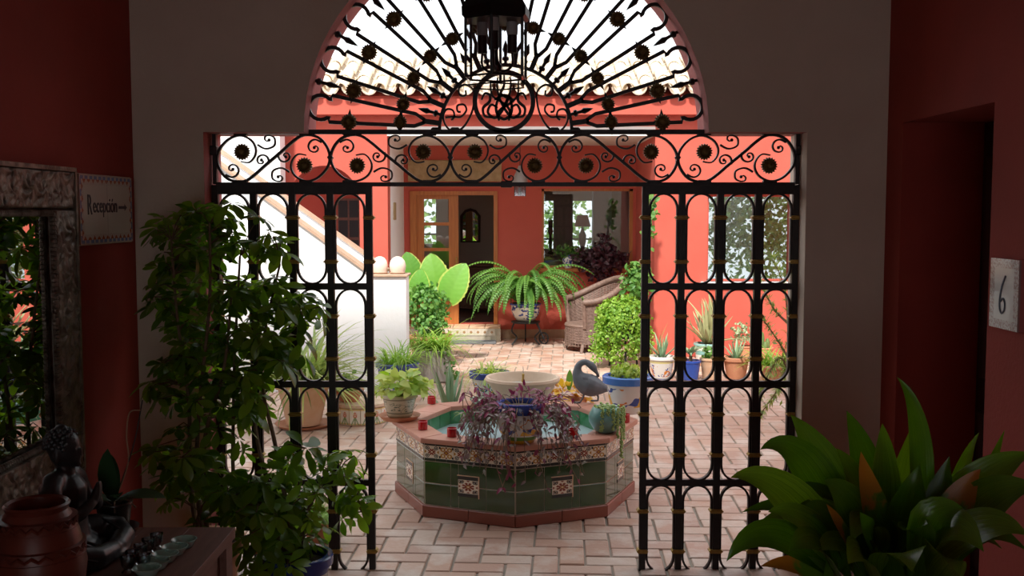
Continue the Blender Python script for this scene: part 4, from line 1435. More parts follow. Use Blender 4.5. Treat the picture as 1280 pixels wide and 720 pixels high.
def cloud(mb, c, rad, n, L, W, r, shape='ellip', nseg=2, shell=0.55, up=0.3, zlo=-1.0):
    """small leaves scattered through an ellipsoid, facing outwards"""
    c = Vector(c)
    for _ in range(n):
        d = rdir(r, zlo, 1)
        q = shell + (1 - shell) * r.random()
        p = c + Vector((d.x * rad[0], d.y * rad[1], d.z * rad[2])) * q
        f = (d * 0.6 + rdir(r) * 0.9 + Vector((0, 0, up))).normalized()
        s = r.uniform(0.7, 1.25)
        leaf_mb(L * s, W * s, shape, r.uniform(0.2, 1.0), 0.2, nseg, mb=mb, Mx=frame_m(p, f, d + rdir(r) * 0.6))
    return mb


def tuft(mb, c, n, L, W, r, spread=1.0, bend=1.4, nseg=5, rbase=0.03, elev=(0.5, 1.4)):
    """arching grass-like blades from one crown"""
    c = Vector(c)
    for _ in range(n):
        a = r.uniform(0, 2 * PI)
        e = r.uniform(*elev)
        s = r.uniform(0.6, 1.15)
        d = Vector((math.cos(a) * spread, math.sin(a) * spread, 0))
        p = c + d * rbase * r.random()
        Mx = frame_m(p, d, (0, 0, 1))
        leaf_mb(L * s, W * s, 'blade', bend * r.uniform(0.6, 1.3), 0.25, nseg, up=e, mb=mb, Mx=Mx)
    return mb


def pot(root, c, r0, r1, h, m, lip=0.02, liph=0.03, soil=True, saucer=None, belly=0.0, n=28, sm=None):
    x, y, z = c
    prof = [(r0 * 0.9, z), (r0, z + 0.006)]
    for k in range(1, 6):
        t = k / 6
        prof.append((r0 + (r1 - r0) * t + belly * math.sin(PI * t), z + 0.006 + (h - liph - 0.006) * t))
    prof += [(r1, z + h - liph), (r1 + lip, z + h - liph + 0.004), (r1 + lip * 1.1, z + h - 0.006), (r1 + lip * 0.8, z + h), (r1 - 0.012, z + h), (r1 - 0.02, z + h - 0.03), (r1 * 0.9, z + h - 0.05), (0.0, z + h - 0.05)]
    o = MB().lathe(prof, (x, y, 0), n).build('pot', m, root, True)
    if soil:
        MB().lathe([(r1 - 0.012, z + h - 0.045), (r1 * 0.6, z + h - 0.025), (0.0, z + h - 0.02)], (x, y, 0), 20).build('soil', M['soil'], root, True)
    if saucer:
        rs, zs, ms = saucer
        MB().lathe([(rs * 0.8, zs), (rs * 0.85, zs + 0.004), (rs, zs + 0.028), (rs * 1.02, zs + 0.034), (rs * 0.95, zs + 0.03), (rs * 0.8, zs + 0.012), (0, zs + 0.01)], (x, y, 0), n).build('saucer', ms, root, True)
    return o


def stuff_part(mb, name, m, root, smooth=False):
    return tag(mb.build(name, m, root, smooth), kind='stuff')


# shared leaf meshes
def variants(name, m, specs, smooth='all'):
    out = []
    for sp in specs:
        out.append(leaf_mb(*sp).mesh(name, m, smooth))
    return out


# ================================================================== COURTYARD PLANTS AND THINGS
R = random.Random(11)

# ---- large terracotta pot with spiky grass by the stair
c = G(380, 533)
rt_ = thing('potted_grass', 'large pale terracotta pot of arching spiky grass against the white stair wall', 'potted plant', (c.x, c.y, 0))
pot(rt_, (c.x, c.y, 0.02), 0.15, 0.225, 0.38, M['terra_pale'], 0.025, 0.05, saucer=(0.25, 0.0, M['terracotta']))
mb = MB()
for k in range(5):
    a = k * 1.256
    tuft(mb, (c.x + 0.1 * math.cos(a), c.y + 0.1 * math.sin(a), 0.36), 75, 0.8, 0.034, R, 1, 1.4, 6, 0.07, (0.5, 1.5))
stuff_part(mb, 'grass_blades', M['lf_olive'], rt_)

# ---- low round tiled plinth with a terracotta bowl
c = Vector((P(452, 500, 9.45).x, 9.45, 0))
pl = thing('tiled_plinth', 'low round plinth faced with white floral tiles', 'plinth', c)
MB().lathe([(0.235, 0.0), (0.235, 0.155), (0.25, 0.16), (0.25, 0.185), (0.24, 0.19), (0, 0.19)], c, 32).build('core', M['stone_bowl'], pl, True)
prf = lambda u, v: ((0.55, 0.2, 0.12) if math.hypot(u - 0.5, (v - 0.62) * 1.1) < 0.2 and abs(math.sin(3 * math.atan2(v - 0.5, u - 0.5))) > 0.35 else (0.22, 0.3, 0.14) if (abs(u - 0.5) < 0.05 and v < 0.5) or abs(abs(u - 0.5) - (0.5 - v) * 0.7) < 0.06 and v < 0.45 else (0.6, 0.45, 0.2) if v > 0.93 or v < 0.07 else (0.7, 0.65, 0.57))
ptm = print_mesh('plinth_tile', 0.098, 0.14, 16, 22, prf)
for k in range(15):
    a = 2 * PI * k / 15
    n = Vector((math.cos(a), math.sin(a), 0)); t = Vector((-n.y, n.x, 0))
    p = c + n * 0.243 - t * 0.049
    inst('plinth_tile', ptm, pl, Matrix(((t.x, -n.x, 0, p.x), (t.y, -n.y, 0, p.y), (0, 0, 1, 0.01), (0, 0, 0, 1))))
c2 = Vector((c.x - 0.11, c.y - 0.03, 0.19))
bp_ = thing('potted_seedling', 'terracotta bowl with a small round leaved plant on the floral plinth', 'potted plant', c2)
pot(bp_, c2, 0.085, 0.125, 0.11, M['terracotta'], 0.012, 0.02)
mb = cloud(MB(), (c2.x, c2.y, c2.z + 0.17), (0.08, 0.08, 0.08), 40, 0.05, 0.035, R, nseg=3)
stuff_part(mb, 'foliage', M['lf_shrub'], bp_)

# ---- blue pot with grass by the stair pillar
c = Vector((P(497, 470, 10.3).x, 10.3, 0))
bg = thing('potted_grass', 'blue rimmed pot of fine bright grass at the foot of the white pillar', 'potted plant', c)
pot(bg, c, 0.15, 0.2, 0.42, M['pot_bluewhite'], 0.02, 0.05)
mb = MB()
for k in range(4):
    a = k * 1.57
    tuft(mb, (c.x + 0.09 * math.cos(a), c.y + 0.09 * math.sin(a), 0.39), 60, 0.42, 0.016, R, 1, 1.5, 4, 0.05, (0.5, 1.45))
stuff_part(mb, 'grass_blades', M['lf_grass'], bg)

# ---- grey stone trough with grass and a trailing geranium
c = Vector((P(540, 440, 11.7).x, 11.7, 0))
tg = thing('stone_planter', 'grey stone trough of arching grass and trailing geranium beside the path', 'planter', c)
mb = MB().cbox((c.x, c.y, 0.18), (0.42, 0.34, 0.36), ch=0.02)
mb.build('trough', mat('grey_stone', (0.34, 0.31, 0.29), (0.26, 0.24, 0.22), 8, 0.9, bump=0.4), tg)
MB().cbox((c.x, c.y, 0.36), (0.36, 0.28, 0.02)).build('soil', M['soil'], tg)
mb = MB()
for k in range(5):
    tuft(mb, (c.x - 0.14 + 0.07 * k, c.y - 0.04, 0.36), 48, 0.52, 0.02, R, 1, 1.6, 5, 0.06, (0.5, 1.4))
stuff_part(mb, 'grass_blades', M['lf_grass'], tg)
mb = MB()
for k in range(10):
    p = Vector((c.x + 0.17 + R.uniform(-0.05, 0.08), c.y - 0.15, 0.36 - 0.035 * k))
    cloud(mb, p, (0.05, 0.04, 0.04), 7, 0.05, 0.045, R, nseg=3)
stuff_part(mb, 'trailing_foliage', M['lf_shrub'], tg)

# ---- round leaved shrub left of the door
c = Vector((P(533, 420, 12.7).x, 12.7, 0))
sh = thing('potted_shrub', 'dense round leaved shrub in a clay pot in front of the wooden door', 'potted plant', c)
pot(sh, c, 0.16, 0.2, 0.4, M['terracotta'])
MB().tube([(c.x, c.y, 0.36), (c.x + 0.02, c.y, 0.8)], 0.015, 6).build('stem', M['bark'], sh)
mb = MB()
cloud(mb, (c.x, c.y, 0.78), (0.29, 0.26, 0.27), 620, 0.06, 0.05, R, nseg=3, shell=0.5)
cloud(mb, (c.x + 0.06, c.y - 0.1, 0.52), (0.26, 0.2, 0.22), 380, 0.055, 0.045, R, nseg=3, shell=0.4)
stuff_part(mb, 'foliage', M['lf_shrub'], sh)

# ---- alocasia with big ruffled leaves
c = Vector((P(545, 400, 13.2).x, 13.2, 0))
al = thing('potted_alocasia', 'alocasia with huge ribbed leaves rising beside the wooden door', 'potted plant', c)
pot(al, c, 0.15, 0.19, 0.35, M['terracotta'])


def big_leaf(L, W):
    mb = MB()
    n, mcol = 20, 8
    v, f, uv = [], [], []
    for k in range(n + 1):
        t = k / n
        w = W / 2 * math.sin(PI * (0.06 + 0.94 * t) ** 0.8) ** 0.62 if k < n else 0.001
        for s in range(-mcol, mcol + 1):
            u = s / mcol
            rip = 0.007 * math.sin((t * 8 - abs(u) * 1.6) * 2 * PI) * abs(u) ** 0.5
            back = -0.1 * L * abs(u) ** 1.6 * max(0, 1 - t * 2.2)
            edge = (1 + 0.03 * math.sin(t * 70)) if abs(s) == mcol else 1
            v.append((u * w * edge, t * L + back, 0.22 * w * abs(u) + rip - 0.22 * L * t * t))
            uv.append((0.5 + u / 2, t))
    q = 2 * mcol + 1
    for k in range(n):
        for s in range(2 * mcol):
            f.append((k * q + s, k * q + s + 1, (k + 1) * q + s + 1, (k + 1) * q + s))
            mb.m.append(1 if s in (0, 2 * mcol - 1) else 0)
    mb.uv = uv
    mm = mb.m; mb.m = []
    mb.add(v, f)
    mb.m = mm
    return mb


blm = big_leaf(0.52, 0.42).mesh('leaf', [M['lf_alocasia'], M['lf_lime']], 'all')
for (bx_, by_, tx, ty, sc, dy) in ((547, 368, 536, 316, 1.0, -0.1), (560, 374, 575, 338, 0.95, -0.25), (524, 374, 524, 342, 0.72, -0.3), (517, 350, 510, 322, 0.7, 0.0), (532, 372, 519, 350, 0.6, -0.15)):
    p0, p1 = P(bx_, by_, c.y + dy), P(tx, ty, c.y + dy - 0.05)
    d = (p1 - p0)
    inst('leaf', blm, al, frame_m(p0, d, (R.uniform(-0.3, 0.3), -1, 0.3), sc))
    MB().tube([bez(Vector((c.x, c.y, 0.3)), Vector((p0.x * 0.5 + c.x * 0.5, c.y, p0.z)), p0, k / 6) for k in range(7)], [0.02 - 0.0015 * k for k in range(7)], 7).build('stalk', M['green_stem'], al, True)

# ---- aloe leaves behind the fountain
def succulent(root, c, n, L, W, r, m, elev=(0.6, 1.4), thick=0.35, bend=0.25, name='leaf'):
    mes = []
    for q in range(3):
        mb = MB()
        nn = 7
        pts, rad = [], []
        v, f = [], []
        y = z = 0
        for k in range(nn + 1):
            t = k / nn
            a = bend * (q - 0.6) * t
            if k: y += math.cos(a) * L / nn; z += math.sin(a) * L / nn
            w = W / 2 * (min(1, 0.75 + t) * (1 - t) ** 0.7) + 0.0008
            for s, h in ((-1, 0.25), (0, -thick), (1, 0.25), (0, 0.05)):
                v.append((s * w, y, z + h * w))
        for k in range(nn):
            for s in range(4):
                s2 = (s + 1) % 4
                f.append((k * 4 + s, k * 4 + s2, (k + 1) * 4 + s2, (k + 1) * 4 + s))
        mb.add(v, f)
        mes.append(mb.mesh('leaf', m, True))
    for k in range(n):
        a = 2.399 * k + r.uniform(-0.3, 0.3)
        e = elev[1] + (elev[0] - elev[1]) * (k / max(1, n - 1)) + r.uniform(-0.1, 0.1)
        d = Vector((math.cos(a) * math.cos(e), math.sin(a) * math.cos(e), math.sin(e)))
        inst(name, mes[k % 3], root, frame_m(Vector(c) + Vector((d.x, d.y, 0)) * 0.02, d, (0, 0, 1), r.uniform(0.75, 1.1)))


c = Vector((P(562, 505, 8.25).x, 8.25, 0))
ao = thing('potted_aloe', 'grey green aloe with tall leaves just behind the fountain', 'potted plant', c)
pot(ao, c, 0.09, 0.12, 0.3, M['terracotta'])
succulent(ao, (c.x, c.y, 0.28), 10, 0.42, 0.075, R, M['lf_aloe'], (1.0, 1.5))

# ---- yellow croton behind the goose
c = Vector((P(708, 500, 8.15).x, 8.15, 0))
kr = thing('potted_croton', 'yellow leaved plant glowing behind the grey goose', 'potted plant', c)
pot(kr, c, 0.1, 0.14, 0.44, M['terracotta'])
crm = variants('leaf', M['lf_croton'], [(0.2, 0.07, 'ellip', 0.7, 0.2, 7, 0.0, 0.25), (0.17, 0.06, 'lance', 1.0, 0.25, 7, 0.0, 0.3)])
for k in range(80):
    d = rdir(R, -0.1, 0.9)
    inst('leaf', crm[k % 2], kr, frame_m(Vector((c.x, c.y, 0.46)) + Vector((d.x * 0.13, d.y * 0.06, abs(d.z) * 0.09)), d, (0, 0, 1), R.uniform(0.6, 1.05)))
grm = leaf_mb(0.2, 0.06, 'ellip', 0.2, 0.2, 7).mesh('green_leaf', M['lf_fern'], 'all')
inst('green_leaf', grm, kr, frame_m(P(711, 490, 8.1), (0.05, 0, 1), (0, -1, 0), 0.9))

# ---- wheeled iron stand carrying the Boston fern
c = Vector((P(657, 425, 15.05).x, 15.05, 0))
ps = thing('plant_stand', 'black iron wheeled plant stand against the red porch wall', 'plant stand', c)
MB().lathe([(0.2, 0.30), (0.21, 0.31), (0.21, 0.325), (0.19, 0.33), (0, 0.33)], c, 24).build('tray', M['dark_iron'], ps, True)
for k, (sx, sy) in enumerate(((-1, -1), (1, -1), (0, 1))):
    MB().tube(spl([(c.x + sx * 0.17, c.y + sy * 0.15, 0.31), (c.x + sx * 0.2, c.y + sy * 0.17, 0.2), (c.x + sx * 0.13, c.y + sy * 0.12, 0.1), (c.x + sx * 0.2, c.y + sy * 0.18, 0.0)], 4), 0.012, 6).build('leg', M['dark_iron'], ps, True)
wc = Vector((c.x + 0.26, c.y - 0.1, 0.085))
whl = MB().tube([(wc.x, wc.y + 0.08 * math.cos(2 * PI * k / 20), wc.z + 0.08 * math.sin(2 * PI * k / 20)) for k in range(20)], 0.012, 6, closed=True).xf(Matrix.Translation(wc) @ Matrix.Rotation(0.9, 4, 'Z') @ Matrix.Translation(-wc)).build('wheel', M['dark_iron'], ps, True)
mb = MB()
for k in range(3):
    a = PI * k / 3
    mb.tube([(wc.x, wc.y - 0.08 * math.cos(a), wc.z - 0.08 * math.sin(a)), (wc.x, wc.y + 0.08 * math.cos(a), wc.z + 0.08 * math.sin(a))], 0.006, 5)
mb.xf(Matrix.Translation(wc) @ Matrix.Rotation(0.9, 4, 'Z') @ Matrix.Translation(-wc)).build('spokes', M['dark_iron'], whl)
MB().tube([(wc.x, wc.y, wc.z), (c.x + 0.15, c.y, 0.31)], 0.012, 6).build('strut', M['dark_iron'], ps)
pf = thing('potted_fern', 'big arching sword fern in a blue and white bowl on the iron stand', 'potted plant', (c.x, c.y, 0.33))
pot(pf, (c.x, c.y, 0.33), 0.13, 0.21, 0.26, M['pot_vase'], 0.02, 0.03, belly=0.03)


def frond(L, bend, up, r):
    mb = MB()
    n = 26
    y = z = 0
    rib = []
    for k in range(n + 1):
        t = k / n
        a = up - bend * t
        if k: y += math.cos(a) * L / n; z += math.sin(a) * L / n
        rib.append((0, y, z))
        if k > 1:
            pl_ = 0.075 * math.sin(PI * (0.12 + 0.88 * t) ** 0.8) ** 0.6 * (1 if t < 0.95 else 0.5)
            for s in (-1, 1):
                d = Vector((s, 0.25 * math.cos(a), 0.25 * math.sin(a) - 0.25))
                leaf_mb(pl_, L / n * 1.05, 'lance', 0.4, 0.1, 2, mb=mb, Mx=frame_m(rib[-1], d, (0, -math.sin(a), math.cos(a))))
    mb.uv = None
    mb.tube(rib, 0.003, 4)
    return mb


frm_ = [frond(1.12, b, u, R).mesh('frond', M['lf_fern']) for b, u in ((2.9, 1.35), (2.6, 1.3), (2.4, 1.0), (3.1, 1.5), (2.2, 1.45))]
for k in range(140):
    a = 2.399 * k
    d = Vector((math.cos(a), math.sin(a), 0))
    s = R.uniform(0.65, 1.05)
    if d.y > 0.3: s *= 0.5
    inst('frond', frm_[k % 5], pf, frame_m(Vector((c.x, c.y, 0.58 + 0.20 * (k % 4) / 3)) + d * 0.09, d, (R.uniform(-0.2, 0.2), R.uniform(-0.2, 0.2), 1), s))

# ---- wicker armchair (faces left towards the fern)
c = Vector((P(740, 436, 14.35).x, 14.35, 0))
wc_ = thing('wicker_armchair', 'brown wicker barrel armchair under the porch window', 'chair', c)
RC = Matrix.Translation(c) @ Matrix.Rotation(math.radians(-72), 4, 'Z') @ Matrix.Scale(1.12, 4)      # local -Y is the front


def shell_pt(a, t):
    """a: -1 left front .. 0 back .. 1 right front; t: 0 seat .. 1 rim"""
    ang = PI / 2 + a * math.radians(128)
    rim = 0.62 + 0.26 * (0.5 + 0.5 * math.cos(a * PI * 1.0))
    fl_ = 1 + 0.16 * t
    return Vector((0.34 * fl_ * math.cos(ang), 0.33 * fl_ * math.sin(ang), 0.30 + (rim - 0.30) * t))


mb = MB()
for q in range(27):
    t = q / 26
    mb.tube([shell_pt(-1 + 2 * k / 40, t) + Vector((0, 0, 0.004 * (k % 2))) for k in range(41)], 0.0075, 4)
for k in range(41):
    a = -1 + 2 * k / 40
    mb.tube([shell_pt(a, q / 10) for q in range(11)], 0.006, 4)
for q in range(13):
    zz = 0.07 + 0.019 * q
    mb.tube([Vector(((0.34 - 0.06 * (zz < 0.1)) * math.cos(2 * PI * k / 40), 0.33 * math.sin(2 * PI * k / 40), zz + 0.004 * (k % 2))) for k in range(40)], 0.008, 4, closed=True)
for k in range(48):
    a = 2 * PI * k / 48
    mb.tube([(0.34 * math.cos(a), 0.33 * math.sin(a), z) for z in (0.07, 0.31)], 0.006, 4)
tag(mb.xf(RC).build('wicker_weave', M['wicker'], wc_), kind='stuff')
MB().tube([shell_pt(-1 + 2 * k / 48, 1.0) for k in range(49)], 0.038, 10).xf(RC).build('rolled_rim', M['wicker'], wc_, True)
MB().lathe([(0.335, 0.3), (0.345, 0.315), (0.335, 0.335), (0.0, 0.34)], (0, 0, 0), 32).xf(RC).build('seat', M['wicker'], wc_, True)
for s in (-1, 1):
    MB().tube([shell_pt(s, 0), shell_pt(s, 1)], 0.026, 8).xf(RC).build('front_post', M['wicker'], wc_, True)
    for y in (-1, 1):
        MB().tube([(s * 0.24, y * 0.22, 0.1), (s * 0.27, y * 0.25, 0.0)], 0.022, 8).xf(RC).build('leg', M['wicker'], wc_, True)

# ---- bright trailing plant on a dark stand
c = Vector((P(780, 458, 12.75).x, 12.75, 0))
tp = thing('potted_trailer', 'bright green trailing plant cascading over its dark pot beside the wicker armchair', 'potted plant', c)
pot(tp, (c.x, c.y, 0.36), 0.14, 0.19, 0.28, M['dark_iron'])
for k in range(3):
    a = 2.1 * k + 0.5
    MB().tube([(c.x + 0.15 * math.cos(a), c.y + 0.15 * math.sin(a), 0.38), (c.x + 0.2 * math.cos(a), c.y + 0.2 * math.sin(a), 0.0)], 0.014, 6).build('stand_leg', M['dark_iron'], tp)
mb = MB()
cloud(mb, (c.x - 0.03, c.y, 0.64), (0.32, 0.28, 0.24), 1100, 0.05, 0.045, R, nseg=2, shell=0.45, zlo=-0.3)
for k in range(80):
    a = R.uniform(0, 2 * PI)
    rr = R.uniform(0.2, 0.31)
    ln = R.uniform(0.25, 0.58)
    for q in range(int(ln / 0.035)):
        p = (c.x - 0.03 + rr * math.cos(a) * (1 + 0.02 * q) + R.uniform(-0.02, 0.02), c.y + rr * math.sin(a) + R.uniform(-0.02, 0.02), 0.62 - q * 0.035)
        cloud(mb, p, (0.03, 0.03, 0.03), 3, 0.042, 0.036, R, nseg=2)
cloud(mb, (c.x - 0.06, c.y - 0.05, 0.36), (0.27, 0.22, 0.33), 620, 0.05, 0.045, R, nseg=2, shell=0.75)
stuff_part(mb, 'foliage', M['lf_trail'], tp)

# ---- climbing shrub at the corner of the porch
c = Vector((P(805, 440, 13.2).x, 13.2, 0))
cs = thing('climbing_shrub', 'dark green climbing shrub at the corner of the salmon wall', 'shrub', c)
MB().tube(spl([(c.x, c.y, 0), (c.x - 0.05, c.y + 0.05, 0.7), (c.x, c.y, 1.6), (c.x + 0.08, c.y, 2.1)], 5), 0.02, 6).build('stem', M['bark'], cs, True)
mb = MB()
cloud(mb, (c.x - 0.1, c.y, 1.0), (0.2, 0.15, 0.32), 330, 0.09, 0.06, R, nseg=3, shell=0.3)
cloud(mb, (c.x + 0.05, c.y, 1.8), (0.09, 0.1, 0.4), 120, 0.08, 0.05, R, nseg=3, shell=0.2)
stuff_part(mb, 'foliage', M['lf_shrub'], cs)

# ---- window box plants and vase on the porch sill
c = Vector((P(752, 335, YB - 0.06).x, YB - 0.06, bz0))
pv = thing('sill_purple_plant', 'dusky purple leaved plant spilling over the porch window sill', 'potted plant', c)
pot(pv, (c.x, c.y, bz0), 0.05, 0.065, 0.1, M['terracotta'], 0.006, 0.02)
mb = MB()
cloud(mb, (c.x - 0.02, c.y - 0.06, bz0 + 0.12), (0.46, 0.12, 0.24), 520, 0.09, 0.045, R, nseg=3, shell=0.3)
cloud(mb, (c.x + 0.02, c.y - 0.1, bz0 - 0.12), (0.25, 0.08, 0.24), 200, 0.08, 0.04, R, nseg=3, shell=0.3)
cloud(mb, (c.x + 0.05, c.y - 0.03, bz0 + 0.35), (0.1, 0.06, 0.2), 60, 0.08, 0.03, R, nseg=3, shell=0.3)
stuff_part(mb, 'foliage', M['lf_purple_dk'], pv)
c = Vector((P(710, 335, YB - 0.05).x, YB - 0.05, bz0))
va = thing('sill_vase', 'blue and white vase of green sprigs on the porch window sill', 'vase', c)
MB().lathe([(0.05, 0), (0.055, 0.01), (0.08, 0.08), (0.085, 0.13), (0.05, 0.18), (0.05, 0.2), (0.04, 0.2), (0.0, 0.17)], c, 20).build('vase', M['pot_vase'], va, True)
mb = cloud(MB(), (c.x - 0.02, c.y, bz0 + 0.24), (0.26, 0.07, 0.12), 130, 0.07, 0.03, R, nseg=3, shell=0.3)
stuff_part(mb, 'foliage', M['lf_shrub'], va)

# ---- carved panel over the door, porch lantern, small tile on the white side wall
p0, p1 = P(510, 200, YB - 0.02), P(627, 227, YB - 0.02)
cp = thing('door_relief', 'carved tan stone panel with two starbursts over the wooden door', 'relief', ((p0.x + p1.x) / 2, YB - 0.02, p1.z))
MB().cbox(((p0.x + p1.x) / 2, YB - 0.02, (p0.z + p1.z) / 2), (p1.x - p0.x, 0.04, p0.z - p1.z), ch=0.008).build('slab', M['tan_panel'], cp)
zc = (p0.z + p1.z) / 2
for px in (543, 598):
    x = P(px, 213, YB).x
    mb = MB()
    for k in range(16):
        a = 2 * PI * k / 16
        mb.tube([(x + 0.03 * math.cos(a), YB - 0.043, zc + 0.03 * math.sin(a)), (x + 0.13 * math.cos(a), YB - 0.043, zc + 0.12 * math.sin(a))], [0.008, 0.003], 5)
    mb.ell((x, YB - 0.043, zc), (0.025, 0.012, 0.025), 10, 6)
    mb.build('starburst', M['tan_panel'], cp)
for s in (-1, 1):
    MB().cbox(((p0.x + p1.x) / 2, YB - 0.045, zc + s * (p0.z - p1.z) * 0.44), (p1.x - p0.x - 0.04, 0.014, 0.02), ch=0.004).build('border', M['tan_panel'], cp)
c = P(650, 245, 14.85)
hl_ = thing('porch_lantern', 'hanging glass lantern on a chain under the porch soffit', 'lamp', (c.x, c.y, c.z))
MB().tube([(c.x, c.y, CZ), (c.x, c.y, c.z + 0.42)], 0.006, 6).build('chain', M['dark_iron'], hl_)
MB().lathe([(0.12, 0.16), (0.1, 0.25), (0.05, 0.36), (0.02, 0.43), (0.015, 0.42), (0.045, 0.35), (0.09, 0.25), (0.112, 0.165)], c, 16, closed=True).build('hood', mat('lantern_zinc', (0.34, 0.33, 0.32), None, 10, 0.5, metal=0.3), hl_, True)
MB().lathe([(0.11, 0.0), (0.11, 0.17)], c, 4, a0=PI / 4).build('glass', M['clear_glass'], hl_)
for k in range(4):
    a = PI / 4 + PI / 2 * k
    MB().tube([(c.x + 0.11 * math.cos(a), c.y + 0.11 * math.sin(a), c.z), (c.x + 0.11 * math.cos(a), c.y + 0.11 * math.sin(a), c.z + 0.17)], 0.006, 5).build('post', M['dark_iron'], hl_)
MB().lathe([(0.02, 0.01), (0.028, 0.05), (0.02, 0.12)], c, 10).build('bulb', M['bulb_white'], hl_, True)
p = P(494, 264, 14.4)
tag(MB().cbox((XPL + 0.008, 14.4, p.z), (0.016, 0.24, 0.24), ch=0.004).build('wall_plaque', M['tan_panel']), 'small tan tile plaque on the white porch side wall', 'plaque')

# ---- flowerpots along the salmon wall
def G0(px, py):
    q = G(px, py); return Vector((q.x, q.y, 0))


c = G0(827, 474)
q = thing('potted_aloe', 'pale pot painted with an orange bird holding a spiky aloe', 'potted plant', c)
pot(q, c, 0.10, 0.145, 0.27, M['pot_yellow'], 0.012, 0.04)
succulent(q, (c.x, c.y, 0.24), 14, 0.30, 0.05, R, M['lf_aloe'], (0.7, 1.5))
mb = tuft(MB(), (c.x - 0.08, c.y, 0.24), 8, 0.45, 0.008, R, 1, 0.6, 5, 0.03, (1.0, 1.5)); stuff_part(mb, 'dry_stalks', M['lf_olive'], q)
c = G0(863, 475)
q = thing('potted_dracaena', 'plain cobalt blue pot with a drooping leaved plant', 'potted plant', c)
pot(q, c, 0.085, 0.11, 0.23, M['cobalt'], 0.008, 0.03)
dm = variants('leaf', M['lf_aloe'], [(0.3, 0.045, 'lance', 1.3, 0.3, 7, 0.9), (0.26, 0.05, 'lance', 1.7, 0.3, 7, 1.1)])
for k in range(16):
    a = 2.399 * k
    inst('leaf', dm[k % 2], q, frame_m(Vector((c.x, c.y, 0.27)), (math.cos(a), math.sin(a), R.uniform(0, 0.4)), (0, 0, 1), R.uniform(0.8, 1.1)))
MB().tube([(c.x, c.y, 0.2), (c.x, c.y, 0.28)], 0.02, 8).build('stem', M['bark'], q)
c = G0(888, 474)
q = thing('potted_seedling', 'pale orange clay pot with a low leafy seedling', 'potted plant', c)
pot(q, c, 0.09, 0.115, 0.25, M['terra_pale'], 0.01, 0.03)
stuff_part(cloud(MB(), (c.x, c.y, 0.29), (0.12, 0.1, 0.08), 70, 0.06, 0.045, R, nseg=3, shell=0.3), 'foliage', M['lf_shrub'], q)
c = G0(920, 473)
q = thing('potted_aloe', 'broad terracotta pot with a wide lip and a grey aloe', 'potted plant', c)
pot(q, c, 0.105, 0.14, 0.25, M['terracotta'], 0.016, 0.045)
succulent(q, (c.x, c.y, 0.22), 16, 0.27, 0.045, R, M['lf_aloe'], (0.35, 1.45))
c = Vector((P(884, 440, YF - 0.75).x, YF - 0.75, 0))
q = thing('potted_agave', 'striped pot with a tall pale variegated agave standing behind the blue pot', 'potted plant', c)
pot(q, c, 0.13, 0.16, 0.28, M['pot_bluewhite'] if False else ceramic('pot_white_teal_band', [(0, (0.6, 0.3, 0.2)), (0.3, WHT), (0.5, (0.2, 0.42, 0.4)), (0.68, WHT), (0.85, (0.25, 0.45, 0.42))]), 0.012, 0.03)
succulent(q, (c.x, c.y, 0.27), 22, 0.56, 0.07, R, M['lf_agave'], (0.35, 1.5), bend=0.6)
succulent(q, (c.x + 0.05, c.y, 0.4), 10, 0.55, 0.065, R, M['lf_agave'], (1.0, 1.55), bend=0.5)
c = Vector((P(932, 440, YF - 0.4).x, YF - 0.4, 0))
q = thing('potted_jade', 'small clay pot with a fleshy jade plant against the salmon wall', 'potted plant', c)
pot(q, c, 0.08, 0.1, 0.2, M['terracotta'], 0.008, 0.02)
stuff_part(cloud(MB(), (c.x - 0.04, c.y, 0.36), (0.17, 0.1, 0.16), 150, 0.05, 0.035, R, nseg=3, shell=0.3), 'foliage', M['lf_aloe'], q)
c = Vector((P(955, 441, YF - 0.4).x, YF - 0.4, 0))
q = thing('potted_cactus', 'small clay bowl with a ribbed cactus beside the lush grass', 'potted plant', c)
pot(q, c, 0.08, 0.11, 0.18, M['terracotta'], 0.01, 0.02)
for k, (dx_, h) in enumerate(((-0.03, 0.26), (0.035, 0.18), (0.0, 0.14))):
    MB().lathe([(0.025, 0), (0.033, 0.04), (0.034, h * 0.7), (0.02, h * 0.95), (0.0, h)], (c.x + dx_, c.y - 0.03 * k, c.z + 0.12), 9).build('cactus_stem', M['green_stem'], q, True)
c = G0(967, 478)
q = thing('potted_grass', 'clay pot of lush broad grass by the end of the salmon wall', 'potted plant', c)
pot(q, c, 0.12, 0.16, 0.2, M['terracotta'])
mb = MB()
for k in range(5):
    tuft(mb, (c.x - 0.12 + 0.06 * k, c.y + 0.03 * (k % 2), 0.18), 36, 0.34, 0.02, R, 1, 1.3, 4, 0.08, (0.6, 1.45))
stuff_part(mb, 'grass_blades', M['lf_grass'], q)
